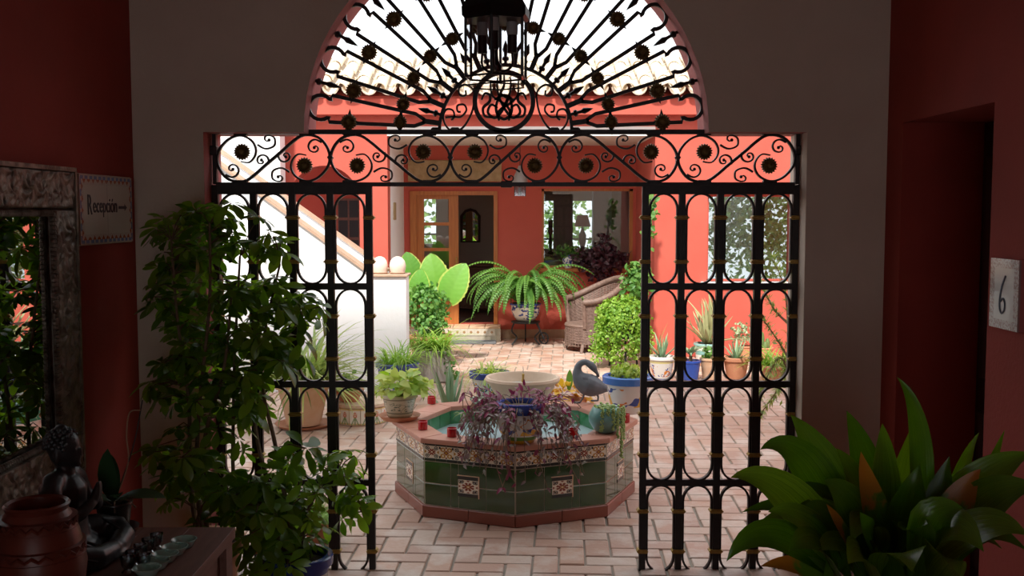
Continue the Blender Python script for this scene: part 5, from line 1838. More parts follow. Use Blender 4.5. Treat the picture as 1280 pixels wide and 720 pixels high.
# leggy shrub next to the gate, its branch hanging over the paving
c = Vector((2.55, 9.3, 0))
q = thing('rosemary_bush', 'leggy rosemary bush hanging over the paving beyond the gate', 'shrub', c)
brs = [[(0, 0, 0), (-0.05, 0, 0.6), (-0.1, 0, 1.2), (-0.22, 0, 1.5)], [(0, 0, 0.3), (-0.1, -0.1, 0.5), (-0.2, -0.2, 0.35), (-0.38, -0.25, 0.12)], [(0, 0, 0.5), (-0.15, 0, 0.75), (-0.3, -0.05, 0.95)], [(0, 0, 0.3), (-0.15, -0.1, 0.62), (-0.3, -0.15, 0.42), (-0.36, -0.18, 0.3)], [(-0.05, 0, 0.9), (-0.2, 0, 1.05), (-0.33, 0, 1.3)]]
mbs, mbf = MB(), MB()
for b in brs:
    pts = spl([c + Vector(x) for x in b], 6)
    mbs.tube(pts, [0.014 - 0.011 * k / len(pts) for k in range(len(pts))], 5)
    for k in range(4, len(pts)):
        for _ in range(17):
            d = (rdir(R) + (pts[k] - pts[k - 1]).normalized()).normalized()
            leaf_mb(R.uniform(0.05, 0.09), 0.016, 'lance', 0.3, 0.2, 2, mb=mbf, Mx=frame_m(pts[k] + rdir(R) * 0.01, d, (0, 0, 1)))
cloud(mbf, c + Vector((0.05, 0, 0.5)), (0.25, 0.25, 0.4), 220, 0.08, 0.025, R, nseg=2, shell=0.3)
mbs.build('branches', M['bark'], q, True)
stuff_part(mbf, 'foliage', M['lf_olive'], q)
# fern just outside the gate
c = Vector((P(400, 715, 5.95).x, 5.95, 0))
q = thing('potted_fern', 'small feathery fern in a clay pot standing outside the gate', 'potted plant', c)
pot(q, c, 0.07, 0.09, 0.13, M['terracotta'], 0.008, 0.02)
fsm = [frond(0.3, b, u, R).mesh('frond', M['lf_trail']) for b, u in ((1.8, 1.1), (2.2, 1.3))]
for k in range(16):
    a = 2.399 * k
    inst('frond', fsm[k % 2], q, frame_m(c + Vector((0, 0, 0.12)), (math.cos(a), math.sin(a), 0), (0, 0, 1), R.uniform(0.7, 1.1)))
# garden trees behind the right window, hedge behind the inner room
for (tx, ty, h, w, lab) in ((4.0, YF + 3.4, 2.4, 1.1, 'leafy garden tree seen through the window in the salmon wall'), (6.4, YF + 4.0, 2.9, 1.0, 'taller garden tree behind the end of the salmon wall')):
    q = thing('garden_tree', lab, 'tree', (tx, ty, 0))
    MB().tube(spl([(tx, ty, 0), (tx + 0.04, ty, 0.6), (tx, ty + 0.05, h * 0.8)], 4), 0.035, 7).build('trunk', M['bark'], q, True)
    mb = MB()
    cloud(mb, (tx, ty, h * 0.72), (w, 0.6, h * 0.5), 1900, 0.14, 0.07, R, nseg=2, shell=0.35)
    stuff_part(mb, 'foliage', M['lf_tree'], q)
q = thing('garden_hedge', 'sunlit hedge outside the far windows of the porch room', 'hedge', (0.4, 20.6, 0))
mb = MB()
for k in range(7):
    cloud(mb, (-2.6 + k * 1.0, 20.7, 1.3), (0.8, 0.5, 1.4), 420, 0.16, 0.09, R, nseg=2, shell=0.5)
stuff_part(mb, 'foliage', M['lf_tree'], q)
mb = MB()
for k in range(7): mb.tube([(-2.6 + k, 20.7, 0), (-2.6 + k, 20.7, 1.2)], 0.03, 6)
tag(mb.build('stem_row', M['bark'], q), kind='stuff')

# ================================================================== ON THE FOUNTAIN RIM
# variegated plant in a beige painted pot, left corner
c = Vector((P(496, 518, FY + 0.0).x + 0.02, FY + 0.0, FZ))
q = thing('potted_coleus', 'beige scroll painted pot of yellow green leaves on the fountain corner', 'potted plant', c)
pot(q, (c.x, c.y, FZ + 0.02), 0.085, 0.115, 0.155, M['pot_beige'], 0.01, 0.025, saucer=(0.14, FZ, M['terracotta']))
cm = variants('leaf', leafmat('lime_variegated_leaf', (0.26, 0.42, 0.05), (0.62, 0.66, 0.2), 0.35, 0.5), [(0.085, 0.06, 'ellip', 0.7, 0.2, 6), (0.07, 0.05, 'ellip', 1.0, 0.2, 6), (0.1, 0.065, 'lance', 0.8, 0.15, 6)])
for k in range(150):
    d = rdir(R, -0.25, 1)
    p = Vector((c.x + 0.03, c.y, FZ + 0.21)) + Vector((d.x * 0.2, d.y * 0.13, d.z * 0.12)) * R.uniform(0.4, 1.0)
    inst('leaf', cm[k % 3], q, frame_m(p, (d + rdir(R) * 0.7 + Vector((0, 0, -0.15))), d + Vector((0, -0.3, 0.7)), R.uniform(0.7, 1.15)))
MB().tube([(c.x, c.y, FZ + 0.12), (c.x + 0.02, c.y, FZ + 0.28)], 0.012, 6).build('stem', M['green_stem'], q)
# spider plant pot on the rear rim
c = Vector((P(612, 498, 7.62).x, 7.62, FZ))
q = thing('potted_spider_plant', 'blue rimmed painted pot of yellow green blades behind the stone bowl', 'potted plant', c)
pot(q, (c.x, c.y, FZ + 0.03), 0.09, 0.135, 0.21, M['pot_bluewhite'], 0.016, 0.05, saucer=(0.145, FZ, ceramic('saucer_green_band', [(0, (0.3, 0.45, 0.38)), (0.5, WHT), (0.8, (0.2, 0.4, 0.3))])))
mb = MB()
for k in range(4):
    a = 1.57 * k
    tuft(mb, (c.x + 0.05 * math.cos(a), c.y + 0.05 * math.sin(a), FZ + 0.21), 28, 0.24, 0.014, R, 1, 1.7, 5, 0.05, (0.3, 1.4))
stuff_part(mb, 'grass_blades', M['lf_lime'], q)
# purple tradescantia in a talavera pot at the front vertex
c = Vector((P(650, 556, 6.34).x, 6.34, FZ))
q = thing('potted_tradescantia', 'painted pot of trailing purple tradescantia on the front of the fountain', 'potted plant', c)
pot(q, (c.x, c.y, FZ), 0.09, 0.132, 0.25, M['pot_talavera'], 0.014, 0.05, belly=0.03)
pm1 = variants('leaf', M['lf_purple'], [(0.06, 0.024, 'lance', 0.6, 0.3, 6), (0.05, 0.022, 'lance', 0.9, 0.3, 6)])
pm2 = variants('leaf', M['lf_silver'], [(0.06, 0.024, 'lance', 0.6, 0.3, 5), (0.05, 0.022, 'lance', 0.9, 0.3, 5)])
sm_ = MB()
nl = 0
vines = []
for k in range(50):
    a = R.uniform(0, 2 * PI)
    front = math.sin(a) < 0.2
    out = R.uniform(0.12, 0.26)
    drop = R.uniform(0.12, 0.48) if front else R.uniform(0.0, 0.15)
    if k < 12: drop = -R.uniform(0.02, 0.1); out = R.uniform(0.05, 0.24)
    p0 = Vector((c.x + 0.08 * math.cos(a), c.y + 0.08 * math.sin(a), FZ + 0.22))
    p1 = p0 + Vector((math.cos(a) * out, math.sin(a) * out * 0.7, R.uniform(0.05, 0.12)))
    p2 = p0 + Vector((math.cos(a) * out * R.uniform(1.0, 1.5), math.sin(a) * out * 0.8 - 0.02, -drop))
    wob = rdir(R) * 0.05
    pts = [bez(p0, p1, p2, i / 9) + wob * math.sin(i * 1.1) * (i / 9) for i in range(10)]
    sm_.tube(pts, 0.0025, 4)
    for i in ((2, 3, 4, 5, 6, 7, 8, 9) if k % 4 else (3, 5, 7, 9)):
        if nl >= 299: break
        d = (pts[i] - pts[i - 1]).normalized() + rdir(R) * 0.9
        m_ = pm1 if pts[i].z > FZ + 0.17 or R.random() < 0.2 else (pm2 if R.random() < 0.62 else pm1)
        inst('leaf', m_[nl % 2], q, frame_m(pts[i], d, (R.uniform(-0.5, 0.5), -0.5, 0.8), R.uniform(0.75, 1.15)))
        nl += 1
xm = MB()
for k in range(60):
    a = R.choice((R.uniform(-0.5, 0.5), R.uniform(PI - 0.5, PI + 0.5), R.uniform(PI, 2 * PI)))
    out = R.uniform(0.14, 0.27)
    p0 = Vector((c.x + 0.11 * math.cos(a), c.y + 0.11 * math.sin(a), FZ + 0.22))
    p1 = p0 + Vector((math.cos(a) * out * 0.8, math.sin(a) * out * 0.6, R.uniform(0.0, 0.06)))
    p2 = p0 + Vector((math.cos(a) * out * R.uniform(0.8, 1.3), math.sin(a) * out * 0.8 - 0.03, -R.uniform(0.1, 0.4)))
    for i in range(3, 13):
        t = i / 12
        p = bez(p0, p1, p2, t)
        leaf_mb(R.uniform(0.03, 0.055), 0.02, 'lance', 0.6, 0.3, 4, mb=xm, Mx=frame_m(p + rdir(R) * 0.012, rdir(R) + Vector((0, 0, -0.4)), (R.uniform(-0.5, 0.5), -0.6, 0.7)))
    sm_.tube([bez(p0, p1, p2, i / 6) for i in range(7)], 0.002, 4)
tag(xm.build('trailing_leaves', leafmat('tradescantia_hanging', (0.28, 0.27, 0.22), (0.17, 0.04, 0.075), 0.2, 0.32, island=True), q), kind='stuff')
sm_.build('vines', M['bark'], q)
# teal bowl with burro's tail
c = Vector((P(757, 540, 6.62).x, 6.62, FZ))
q = thing('potted_succulent', "rounded teal pot with hanging burro's tail strands on the fountain rim", 'potted plant', c)
MB().lathe([(0.05, 0), (0.075, 0.015), (0.108, 0.07), (0.112, 0.11), (0.09, 0.155), (0.082, 0.165), (0.074, 0.163), (0.08, 0.14), (0.0, 0.135)], c, 26).build('pot', M['teal_pot'], q, True)
mb = MB()
for a, ln, o in ((-1.9, 0.16, 0.095), (-1.2, 0.15, 0.1), (-0.6, 0.34, 0.11), (-0.2, 0.22, 0.11), (-0.9, 0.2, 0.105), (-1.5, 0.06, 0.09)):
    for k in range(int(ln / 0.009)):
        for s in range(3):
            b = a + R.uniform(-0.1, 0.1)
            p = Vector((c.x + (o + R.uniform(0, 0.014)) * math.cos(b), c.y + (o + R.uniform(0, 0.014)) * math.sin(b), c.z + 0.17 - k * 0.009))
            mb.ell(p, (0.008, 0.008, 0.006), 5, 4)
for k in range(60):
    a = R.uniform(0, 6.28); rr = R.uniform(0, 0.085)
    mb.ell((c.x + rr * math.cos(a), c.y + rr * math.sin(a), c.z + 0.155 + R.uniform(0, 0.02)), (0.011, 0.011, 0.008), 5, 4)
stuff_part(mb, 'succulent_strands', M['lf_succ'], q)
# big blue rimmed pot at the right corner
c = Vector((P(795, 520, 7.3).x, 7.3, FZ))
c = Vector((FX + 0.80, 7.28, FZ))
q = thing('potted_sedum', 'large white pot with a bright blue rim full of yellow green sedum', 'potted plant', c)
pot(q, c, 0.115, 0.155, 0.265, M['pot_bigblue'], 0.025, 0.055)
stuff_part(cloud(MB(), (c.x, c.y, FZ + 0.265), (0.13, 0.13, 0.07), 300, 0.04, 0.03, R, nseg=2, shell=0.3, zlo=-0.1), 'foliage', M['lf_lime'], q)
# small dry tuft inside the pool edge
c = Vector((P(578, 518, 7.42).x, 7.42, WZ))
q = thing('water_plant', 'small olive tuft growing in the fountain water by the green tiles', 'plant', c)
MB().tube([(c.x, c.y, WZ - 0.02), (c.x, c.y, WZ + 0.1)], 0.006, 5).build('stem', M['green_stem'], q)
stuff_part(tuft(MB(), (c.x, c.y, WZ + 0.09), 16, 0.09, 0.012, R, 1, 1.2, 4, 0.01, (0.2, 1.2)), 'leaf_tuft', M['lf_olive'], q)

# red candle glasses
for (px, py, lab) in ((539.5, 505, 'red glass candle cup beside the beige painted pot'), (528.5, 537, 'red glass candle cup on the fountain corner below the beige pot'),
                      (565, 546, 'red glass candle cup alone on the front rim near the pool corner'), (716, 547, 'red glass candle cup between the tradescantia and the teal pot'),
                      (781.5, 528, 'red glass candle cup tucked behind the teal pot')):
    g_ = G(px, py, FZ)
    q = thing('candle_cup', lab, 'candle', (g_.x, g_.y, FZ), 'red candle cups around the fountain')
    MB().lathe([(0.025, 0), (0.031, 0.004), (0.032, 0.056), (0.029, 0.058), (0.028, 0.03), (0.0, 0.028)], g_, 18).build('cup', M['red_glass'], q, True)
    MB().lathe([(0.027, 0.029), (0.0, 0.032)], g_, 14).build('wax', M['wax'], q)
    MB().tube([(g_.x, g_.y, FZ + 0.03), (g_.x, g_.y, FZ + 0.042)], 0.0015, 4).build('wick', M['sign_ink'], q)


def remeshed(name, mb, voxel, m, parent, smooth_it=5):
    """fuse overlapping volumes into one continuous skin"""
    org = WL[parent]
    me = mb.mesh(name + '_src', m, False, org)
    o = bpy.data.objects.new(name + '_src', me)
    COL.objects.link(o)
    rm = o.modifiers.new('r', 'REMESH'); rm.mode = 'VOXEL'; rm.voxel_size = voxel
    sm = o.modifiers.new('s', 'SMOOTH'); sm.factor = 0.5; sm.iterations = smooth_it
    dg = bpy.context.evaluated_depsgraph_get()
    dg.update()
    me2 = bpy.data.meshes.new_from_object(o.evaluated_get(dg))
    me2.name = name
    bpy.data.objects.remove(o)
    bpy.data.meshes.remove(me)
    me2.materials.clear(); me2.materials.append(m)
    me2.polygons.foreach_set('use_smooth', [True] * len(me2.polygons))
    o = bpy.data.objects.new(name, me2)
    COL.objects.link(o)
    o.parent = parent
    WL[o] = Vector(org)
    return o


# grey goose on the rear rim, preening
gy = 7.66
gsp = lambda px, py: P(px, py, gy)
c = gsp(742, 502); c.z = FZ
q = thing('goose_figure', 'grey metal goose figure preening on the rear rim of the fountain', 'figurine', c)
mb = MB()
path = [(764, 487, 1.5), (758, 486, 4.5), (750, 484.5, 9.5), (742, 483, 13.5), (734, 480, 14.5), (727, 475, 12), (722.5, 468, 7.5), (722, 461.5, 5.0), (724, 456, 4.2), (728.5, 453, 3.9), (733.5, 453, 3.8), (738, 455.5, 3.8)]
pp = spl([gsp(a, b) for a, b, r in path], 4)
rr_ = []
for i in range(len(path) - 1):
    for k in range(4): rr_.append((path[i][2] + (path[i + 1][2] - path[i][2]) * k / 4) * gy / 1300)
rr_.append(path[-1][2] * gy / 1300)
mb.tube(pp, rr_, 14)
hd = [(734, 453.5, 3.8), (739, 456.5, 5.0), (742.5, 460.5, 4.4), (745, 464.5, 2.6), (748, 469, 1.6), (749.5, 471, 0.6)]
mb.tube([gsp(a, b) for a, b, r in hd], [r * gy / 1300 for a, b, r in hd], 12)
remeshed('body', mb, 0.0055, M['goose'], q, 4)
for s in (-1, 1):
    wg = leaf_mb(0.21, 0.1, 'ellip', 0.3, -0.5, 9, Mx=frame_m(gsp(727, 474) + Vector((0, s * 0.07, 0.03)), gsp(764, 487) - gsp(727, 470), (0, s, 0.4)))
    wg.uv = None
    wg.build('wing', M['goose'], q, 'all')
for px0_, py0_, px1_, py1_, dy in ((730, 488, 725, 501, -0.03), (746, 492, 748, 504, 0.04)):
    a, b = gsp(px0_, py0_), gsp(px1_, py1_)
    a.y += dy; b.y += dy; b.z = FZ
    MB().tube([a, a.lerp(b, 0.5) + Vector((0.008, 0, 0)), b + Vector((0, 0, 0.006))], [0.011, 0.007, 0.006], 7).build('leg', M['goose'], q, True)
    mb = MB()
    for t in (-0.5, 0, 0.5):
        mb.tube([b + Vector((0, 0, 0.005)), b + Vector((-0.055 * math.cos(t), -0.055 * math.sin(t), 0.004))], [0.006, 0.003], 6)
    mb.build('foot', M['goose'], q)

# ================================================================== THE HALL
# ---- hanging hexagonal lantern
LY = 3.9
lc = P(620, 60, LY)
LX = lc.x
zA, zB, zBot, zTip = P(620, 22, LY).z, P(620, 97, LY).z, P(620, 101, LY).z, P(620, 108, LY).z
LR = 43 * LY / 1300
lan = thing('hall_lantern', 'black hexagonal glass lantern with electric candles hanging in the arch', 'lamp', (LX, LY, zTip))
MB().lathe([(LR * 0.95, zA - 0.012), (LR * 1.04, zA), (LR * 1.05, zA + 0.03), (LR * 0.98, zA + 0.045), (LR * 0.9, zA + 0.06), (LR * 0.5, zA + 0.14), (LR * 0.2, zA + 0.2), (0.015, zA + 0.22)], (LX, LY, 0), 6, a0=0.40).build('cap', M['black_metal'], lan)
MB().tube([(LX, LY, zA + 0.2), (LX, LY, ZC)], 0.007, 6).build('chain', M['black_metal'], lan)
hx = [(LX + LR * 0.93 * math.cos(PI / 3 * k + 0.40), LY + LR * 0.93 * math.sin(PI / 3 * k + 0.40)) for k in range(6)]
for k in range(6):
    (x0, y0), (x1, y1) = hx[k], hx[(k + 1) % 6]
    MB().tube([(x0, y0, zB), (x0, y0, zA)], 0.0055, 5).build('post', M['black_metal'], lan)
    MB().tube([(x0, y0, zB), (x1, y1, zB)], 0.004, 5).build('lower_rail', M['black_metal'], lan)
    MB().add([(x0, y0, zB), (x1, y1, zB), (x1, y1, zA), (x0, y0, zA)], [(0, 1, 2, 3)]).build('pane', M['lantern_glass'], lan)
    k2 = 0.94
    xa, ya, xb, yb = LX + (x0 - LX) * k2, LY + (y0 - LY) * k2, LX + (x1 - LX) * k2, LY + (y1 - LY) * k2
    MB().add([(x0, y0, zB), (x1, y1, zB), (xb, yb, zTip), (xa, ya, zTip)], [(0, 1, 2, 3)]).build('bottom_bevel', M['lantern_glass'], lan)
    MB().tube([(xa, ya, zTip), (xb, yb, zTip)], 0.003, 5).build('bottom_rail', M['black_metal'], lan)
zs = P(620, 82, LY).z
MB().lathe([(0.008, zs - 0.03), (0.02, zs - 0.02), (0.022, zs), (0.008, zs + 0.02), (0.006, zA)], (LX, LY, 0), 10).build('hub', M['black_metal'], lan, True)
for k in range(3):
    a = 2 * PI * k / 3 + 0.4
    ex, ey_ = LX + 0.065 * math.cos(a), LY + 0.065 * math.sin(a)
    zt = P(620, 65, LY).z
    arm = MB().tube(spl([(LX, LY, zs), (LX + 0.03 * math.cos(a), LY + 0.03 * math.sin(a), zs - 0.02), (ex, ey_, zs + 0.005), (ex, ey_, zt)], 4), 0.005, 6).build('arm', M['black_metal'], lan, True)
    MB().lathe([(0.018, 0), (0.018, 0.065)], (ex, ey_, zt), 12).build('socket', M['black_metal'], arm, True)
    MB().lathe([(0.019, 0.066), (0.021, 0.08), (0.02, 0.15), (0.012, 0.165)], (ex, ey_, zt), 12).build('bulb', M['bulb_white'], arm, True)

# ---- tile sign "Recepcion" on the left wall
def text_mesh(body, size, m, name, sx=1.0, shear=0.0):
    cu = bpy.data.curves.new(name, 'FONT')
    cu.body = body
    cu.size = size
    cu.extrude = 0.0012
    cu.shear = shear
    cu.space_character = 1.02
    o = bpy.data.objects.new(name + '_src', cu)
    COL.objects.link(o)
    dg = bpy.context.evaluated_depsgraph_get(); dg.update()
    me = bpy.data.meshes.new_from_object(o.evaluated_get(dg))
    bpy.data.objects.remove(o)
    xs = [v.co.x for v in me.vertices]
    w = max(xs) - min(xs)
    for v in me.vertices:
        v.co.x = (v.co.x - min(xs)) * sx
    me.materials.clear(); me.materials.append(m)
    me.name = name
    return me, w * sx


SY0, SY1 = 4.61, 5.245
SW, SH = SY1 - SY0, 0.315
sz = P(100, 262, 4.6).z - SH / 2
sg = thing('tile_sign', 'framed tile sign reading Recepcion with an arrow', 'sign', (XL, SY0, sz))
MB().box(XL, XL + 0.022, SY0 - 0.004, SY1 + 0.004, sz - 0.004, sz + SH + 0.004).build('backing', M['grout'], sg)
# local X of the print runs along +Y of the room (read from the room side)
for k in range(2):
    me = print_mesh('sign_tile', SW / 2 - 0.002, SH, 64, 62, lambda u, v, k=k: sign_design((u + k) / 2, v, SW, SH))
    Mx = Matrix(((0, -1, 0, XL + 0.03), (1, 0, 0, SY0 + k * (SW / 2 + 0.001)), (0, 0, 1, sz), (0, 0, 0, 1)))
    inst('sign_tile', me, sg, Mx)
tm, tw = text_mesh('R', 0.115, M['sign_ink'], 'lettering')
Mt = lambda y, z, s: Matrix(((0, 0, 1, XL + 0.0315), (s, 0, 0, y), (0, 1.15, 0, z), (0, 0, 0, 1)))
inst('lettering', tm, sg, Mt(SY0 + 0.085, sz + 0.135, 0.8))
tm2, tw2 = text_mesh('ecepción', 0.085, M['sign_ink'], 'lettering')
s2 = 0.285 / tw2
inst('lettering', tm2, sg, Mt(SY0 + 0.145, sz + 0.145, s2))
ay, azz = SY0 + 0.455, sz + 0.168
ar = MB().box(XL + 0.031, XL + 0.033, ay, ay + 0.075, azz - 0.007, azz + 0.007)
ar.add([(XL + 0.032, ay + 0.07, azz - 0.018), (XL + 0.032, ay + 0.105, azz), (XL + 0.032, ay + 0.07, azz + 0.018)], [(0, 1, 2)])
ar.build('arrow', M['sign_ink'], sg)

# ---- number plate on the right wall
ny0, ny1 = 3.87, 4.10
nz0, nz1 = P(1243, 407, 4.1).z, P(1243, 322, 4.1).z
npl = thing('number_plate', 'pale number plate with a handwritten 6 on the oxblood wall', 'sign', (XR, ny0, nz0))
MB().box(XR - 0.022, XR, ny0, ny1, nz0, nz1).build('backing', M['jamb'], npl)
me = print_mesh('plate_tile', ny1 - ny0, nz1 - nz0, 44, 54, number_design)
inst('plate_tile', me, npl, Matrix(((0, 1, 0, XR - 0.030), (-1, 0, 0, ny1), (0, 0, 1, nz0), (0, 0, 0, 1))))
six = spl([(0.128, 0.205), (0.105, 0.17), (0.088, 0.12), (0.088, 0.08), (0.104, 0.06), (0.124, 0.072), (0.128, 0.1), (0.112, 0.118), (0.094, 0.104)], 5)
MB().tube([(XR - 0.0315, ny1 - p.x, nz0 + p.y) for p in six], 0.0035, 5).build('numeral', M['blue_ink'], npl)

# ---- carved mirror on the left wall
MY0, MY1, MZ0, MZ1 = 2.55, 4.53, 0.79, 2.10
GY0, GY1, GZ0, GZ1 = 2.78, 4.30, 0.985, 1.905
mr_ = thing('carved_mirror', 'large mirror in a wide carved silver brown frame above the table', 'mirror', (XL, (MY0 + MY1) / 2, MZ0))
MB().box(XL + 0.012, XL + 0.016, GY0 - 0.02, GY1 + 0.02, GZ0 - 0.02, GZ1 + 0.02).build('glass', M['mirror'], mr_)


def relief(u, v, seed):
    """height of the carved acanthus leaves, metres"""
    C = 0.085
    best = 0.0
    for di in (-1, 0, 1):
        for dj in (-1, 0, 1):
            i, j = math.floor(u / C) + di, math.floor(v / C) + dj
            h1 = noise.cell(Vector((i + 0.5, j + 0.5, seed)))
            h2 = noise.cell(Vector((i + 7.5, j + 3.5, seed + 4)))
            x, y = u - (i + 0.5 + 0.3 * h1) * C, v - (j + 0.5 + 0.3 * h2) * C
            r = math.hypot(x, y) / C
            if r > 1: continue
            a = math.atan2(y, x) + h1 * 6.28 + r * 1.6
            lobe = abs(math.cos(2.5 * a)) ** 0.7
            best = max(best, (1 - r) ** 0.6 * lobe * (0.7 + 0.3 * h2))
    return 0.024 * best


def frame_side(name, y0, y1, z0, z1, seed):
    ny, nz = max(4, int((y1 - y0) / 0.0065)), max(4, int((z1 - z0) / 0.0065))
    v, f = [], []
    for j in range(nz + 1):
        for i in range(ny + 1):
            y, z = y0 + (y1 - y0) * i / ny, z0 + (z1 - z0) * j / nz
            ed = min(i, ny - i, j, nz - j)
            h = 0.03 + (relief(y, z, seed) if ed > 1 else 0.008)
            if ed == 0: h = 0.0
            v.append((XL + 0.005 + h, y, z))
    for j in range(nz):
        for i in range(ny):
            a = j * (ny + 1) + i
            f.append((a, a + 1, a + ny + 2, a + ny + 1))
    return MB().add(v, f).build(name, M['silver'], mr_, 'all')


frame_side('frame_rail', MY0, MY1, GZ1 + 0.03, MZ1, 1.0)
frame_side('frame_rail', MY0, MY1, MZ0, GZ0 - 0.03, 2.0)
frame_side('frame_stile', MY0, GY0 - 0.03, GZ0 - 0.03, GZ1 + 0.03, 3.0)
frame_side('frame_stile', GY1 + 0.03, MY1, GZ0 - 0.03, GZ1 + 0.03, 4.0)
for (y0, z0, y1, z1) in ((GY0 - 0.015, GZ0 - 0.015, GY1 + 0.015, GZ0 - 0.015), (GY0 - 0.015, GZ1 + 0.015, GY1 + 0.015, GZ1 + 0.015), (GY0 - 0.015, GZ0 - 0.015, GY0 - 0.015, GZ1 + 0.015), (GY1 + 0.015, GZ0 - 0.015, GY1 + 0.015, GZ1 + 0.015)):
    n = int(math.hypot(y1 - y0, z1 - z0) / 0.006)
    MB().tube([(XL + 0.036 + 0.003 * math.sin(k * 2.1), y0 + (y1 - y0) * k / n, z0 + (z1 - z0) * k / n) for k in range(n + 1)], [0.013 + 0.003 * math.sin(k * 2.1) for k in range(n + 1)], 7).build('rope_moulding', M['silver'], mr_, True)
for (y0, y1, z0, z1) in ((MY0 - 0.01, MY1 + 0.01, MZ1 - 0.004, MZ1 + 0.014), (MY0 - 0.01, MY1 + 0.01, MZ0 - 0.014, MZ0 + 0.004), (MY0 - 0.014, MY0 + 0.004, MZ0, MZ1), (MY1 - 0.004, MY1 + 0.014, MZ0, MZ1)):
    MB().box(XL, XL + 0.05, y0, y1, z0, z1).build('outer_edge', M['silver'], mr_)

# ---- table
TZ = 0.74
tc_ = G(294, 659, TZ)
TX1, TY1 = tc_.x, tc_.y
TX0, TY0 = XL + 0.06, 2.2
tb = thing('hall_table', 'heavy dark wooden table below the carved mirror', 'table', ((TX0 + TX1) / 2, (TY0 + TY1) / 2, 0))
for k in range(5):
    w = (TX1 - TX0) / 5
    MB().cbox((TX0 + (k + 0.5) * w, (TY0 + TY1) / 2, TZ - 0.02), (w - 0.0006, TY1 - TY0, 0.04), ch=0.0008).build('plank', M['dark_wood'], tb)
for (x0, x1, y0, y1) in ((TX0 + 0.04, TX1 - 0.04, TY1 - 0.06, TY1 - 0.035), (TX0 + 0.04, TX1 - 0.04, TY0 + 0.035, TY0 + 0.06), (TX1 - 0.06, TX1 - 0.035, TY0 + 0.04, TY1 - 0.04), (TX0 + 0.035, TX0 + 0.06, TY0 + 0.04, TY1 - 0.04)):
    MB().box(x0, x1, y0, y1, TZ - 0.2, TZ - 0.04).build('apron', M['dark_wood'], tb)
for x in (TX0 + 0.05, TX1 - 0.05):
    for y in (TY0 + 0.05, TY1 - 0.05):
        MB().cbox((x, y, (TZ - 0.04) / 2), (0.08, 0.08, TZ - 0.04), ch=0.006).build('leg', M['dark_wood'], tb)

# ---- red clay jar
jY = 3.0
jc = P(46, 630, jY)
jr_ = 40 * jY / 1300
jz = jc.z
jar = thing('clay_jar', 'red clay jar with raised zigzag bands on the dark table', 'jar', (jc.x, jY, TZ))
prof = [(0.085, TZ), (0.1, TZ + 0.01), (0.128, TZ + 0.1), (0.134, TZ + 0.15)]
h = jz - TZ
prof += [(0.13, TZ + h * 0.55), (0.115, TZ + h * 0.75), (0.095, TZ + h * 0.9), (0.085, TZ + h * 0.95), (jr_ - 0.004, jz - 0.008), (jr_, jz), (jr_ - 0.006, jz + 0.006), (jr_ - 0.014, jz), (0.075, jz - 0.04), (0.09, jz - 0.12), (0.0, jz - 0.2)]
MB().lathe(prof, (jc.x, jY, 0), 40).build('body', M['jar'], jar, True)
for zf, rr in ((0.60, 0.128), (0.84, 0.106)):
    n = 44
    MB().tube([(jc.x + rr * math.cos(2 * PI * k / n), jY + rr * math.sin(2 * PI * k / n), TZ + h * zf + (0.006 if k % 2 else -0.006)) for k in range(n)], 0.006, 5, closed=True).build('zigzag_band', M['jar'], jar)
    for dz_ in (-0.016, 0.016):
        MB().lathe([(rr - 0.004, dz_ - 0.003), (rr + 0.005, dz_), (rr - 0.004, dz_ + 0.003)], (jc.x, jY, TZ + h * zf), 36).build('raised_ring', M['jar'], jar, True)

# ---- seated buddha figure, facing into the hall
by_ = 3.5
hb = P(79, 530, by_)
bc_ = Vector((hb.x + 0.0, by_, TZ))
HB = hb.z - TZ
bu = thing('buddha_figure', 'black stone seated figure with palms pressed together behind the clay jar', 'statue', bc_)
mb = MB()
u_ = HB / 0.50


def bp3(x, y, z):
    return Vector((bc_.x + x * u_, bc_.y + y * u_, TZ + z * u_))


def ball(x, y, z, rx, ry, rz):
    mb.ell(bp3(x, y, z), (rx * u_, ry * u_, rz * u_), 18, 12)


def limb(pts, rad):
    mb.tube([bp3(*p) for p in pts], [r * u_ for r in rad], 12)


ball(0.0, 0, 0.405, 0.056, 0.052, 0.066)         # head
ball(0.012, 0, 0.385, 0.048, 0.042, 0.05)        # jaw
ball(-0.005, 0, 0.425, 0.062, 0.058, 0.056)      # hair
ball(-0.008, 0, 0.478, 0.026, 0.026, 0.022)      # topknot
ball(0.06, 0, 0.395, 0.010, 0.008, 0.018)        # nose
ball(0.053, 0, 0.37, 0.009, 0.014, 0.006)        # lips
ball(0.05, 0, 0.352, 0.012, 0.014, 0.012)        # chin
for s in (-1, 1):
    ball(-0.005, s * 0.055, 0.39, 0.012, 0.008, 0.034)   # ears
    ball(0.048, s * 0.02, 0.408, 0.008, 0.012, 0.006)    # eyelids
    limb([(-0.01, s * 0.02, 0.31), (-0.012, s * 0.07, 0.298), (-0.005, s * 0.112, 0.27), (0.015, s * 0.125, 0.21), (0.05, s * 0.12, 0.17), (0.085, s * 0.07, 0.185), (0.108, s * 0.022, 0.215)], [0.03, 0.042, 0.04, 0.034, 0.03, 0.025, 0.019])
    limb([(0.105, s * 0.012, 0.205), (0.114, s * 0.011, 0.235), (0.122, s * 0.008, 0.268), (0.126, s * 0.006, 0.29)], [0.016, 0.017, 0.012, 0.005])
    limb([(-0.02, s * 0.05, 0.07), (0.06, s * 0.14, 0.062), (0.12, s * 0.185, 0.05), (0.16, s * 0.13, 0.04), (0.175, s * 0.03, 0.035), (0.17, -s * 0.06, 0.03)], [0.068, 0.062, 0.05, 0.044, 0.036, 0.022])
limb([(0, 0, 0.3), (0.003, 0, 0.36)], [0.038, 0.034])
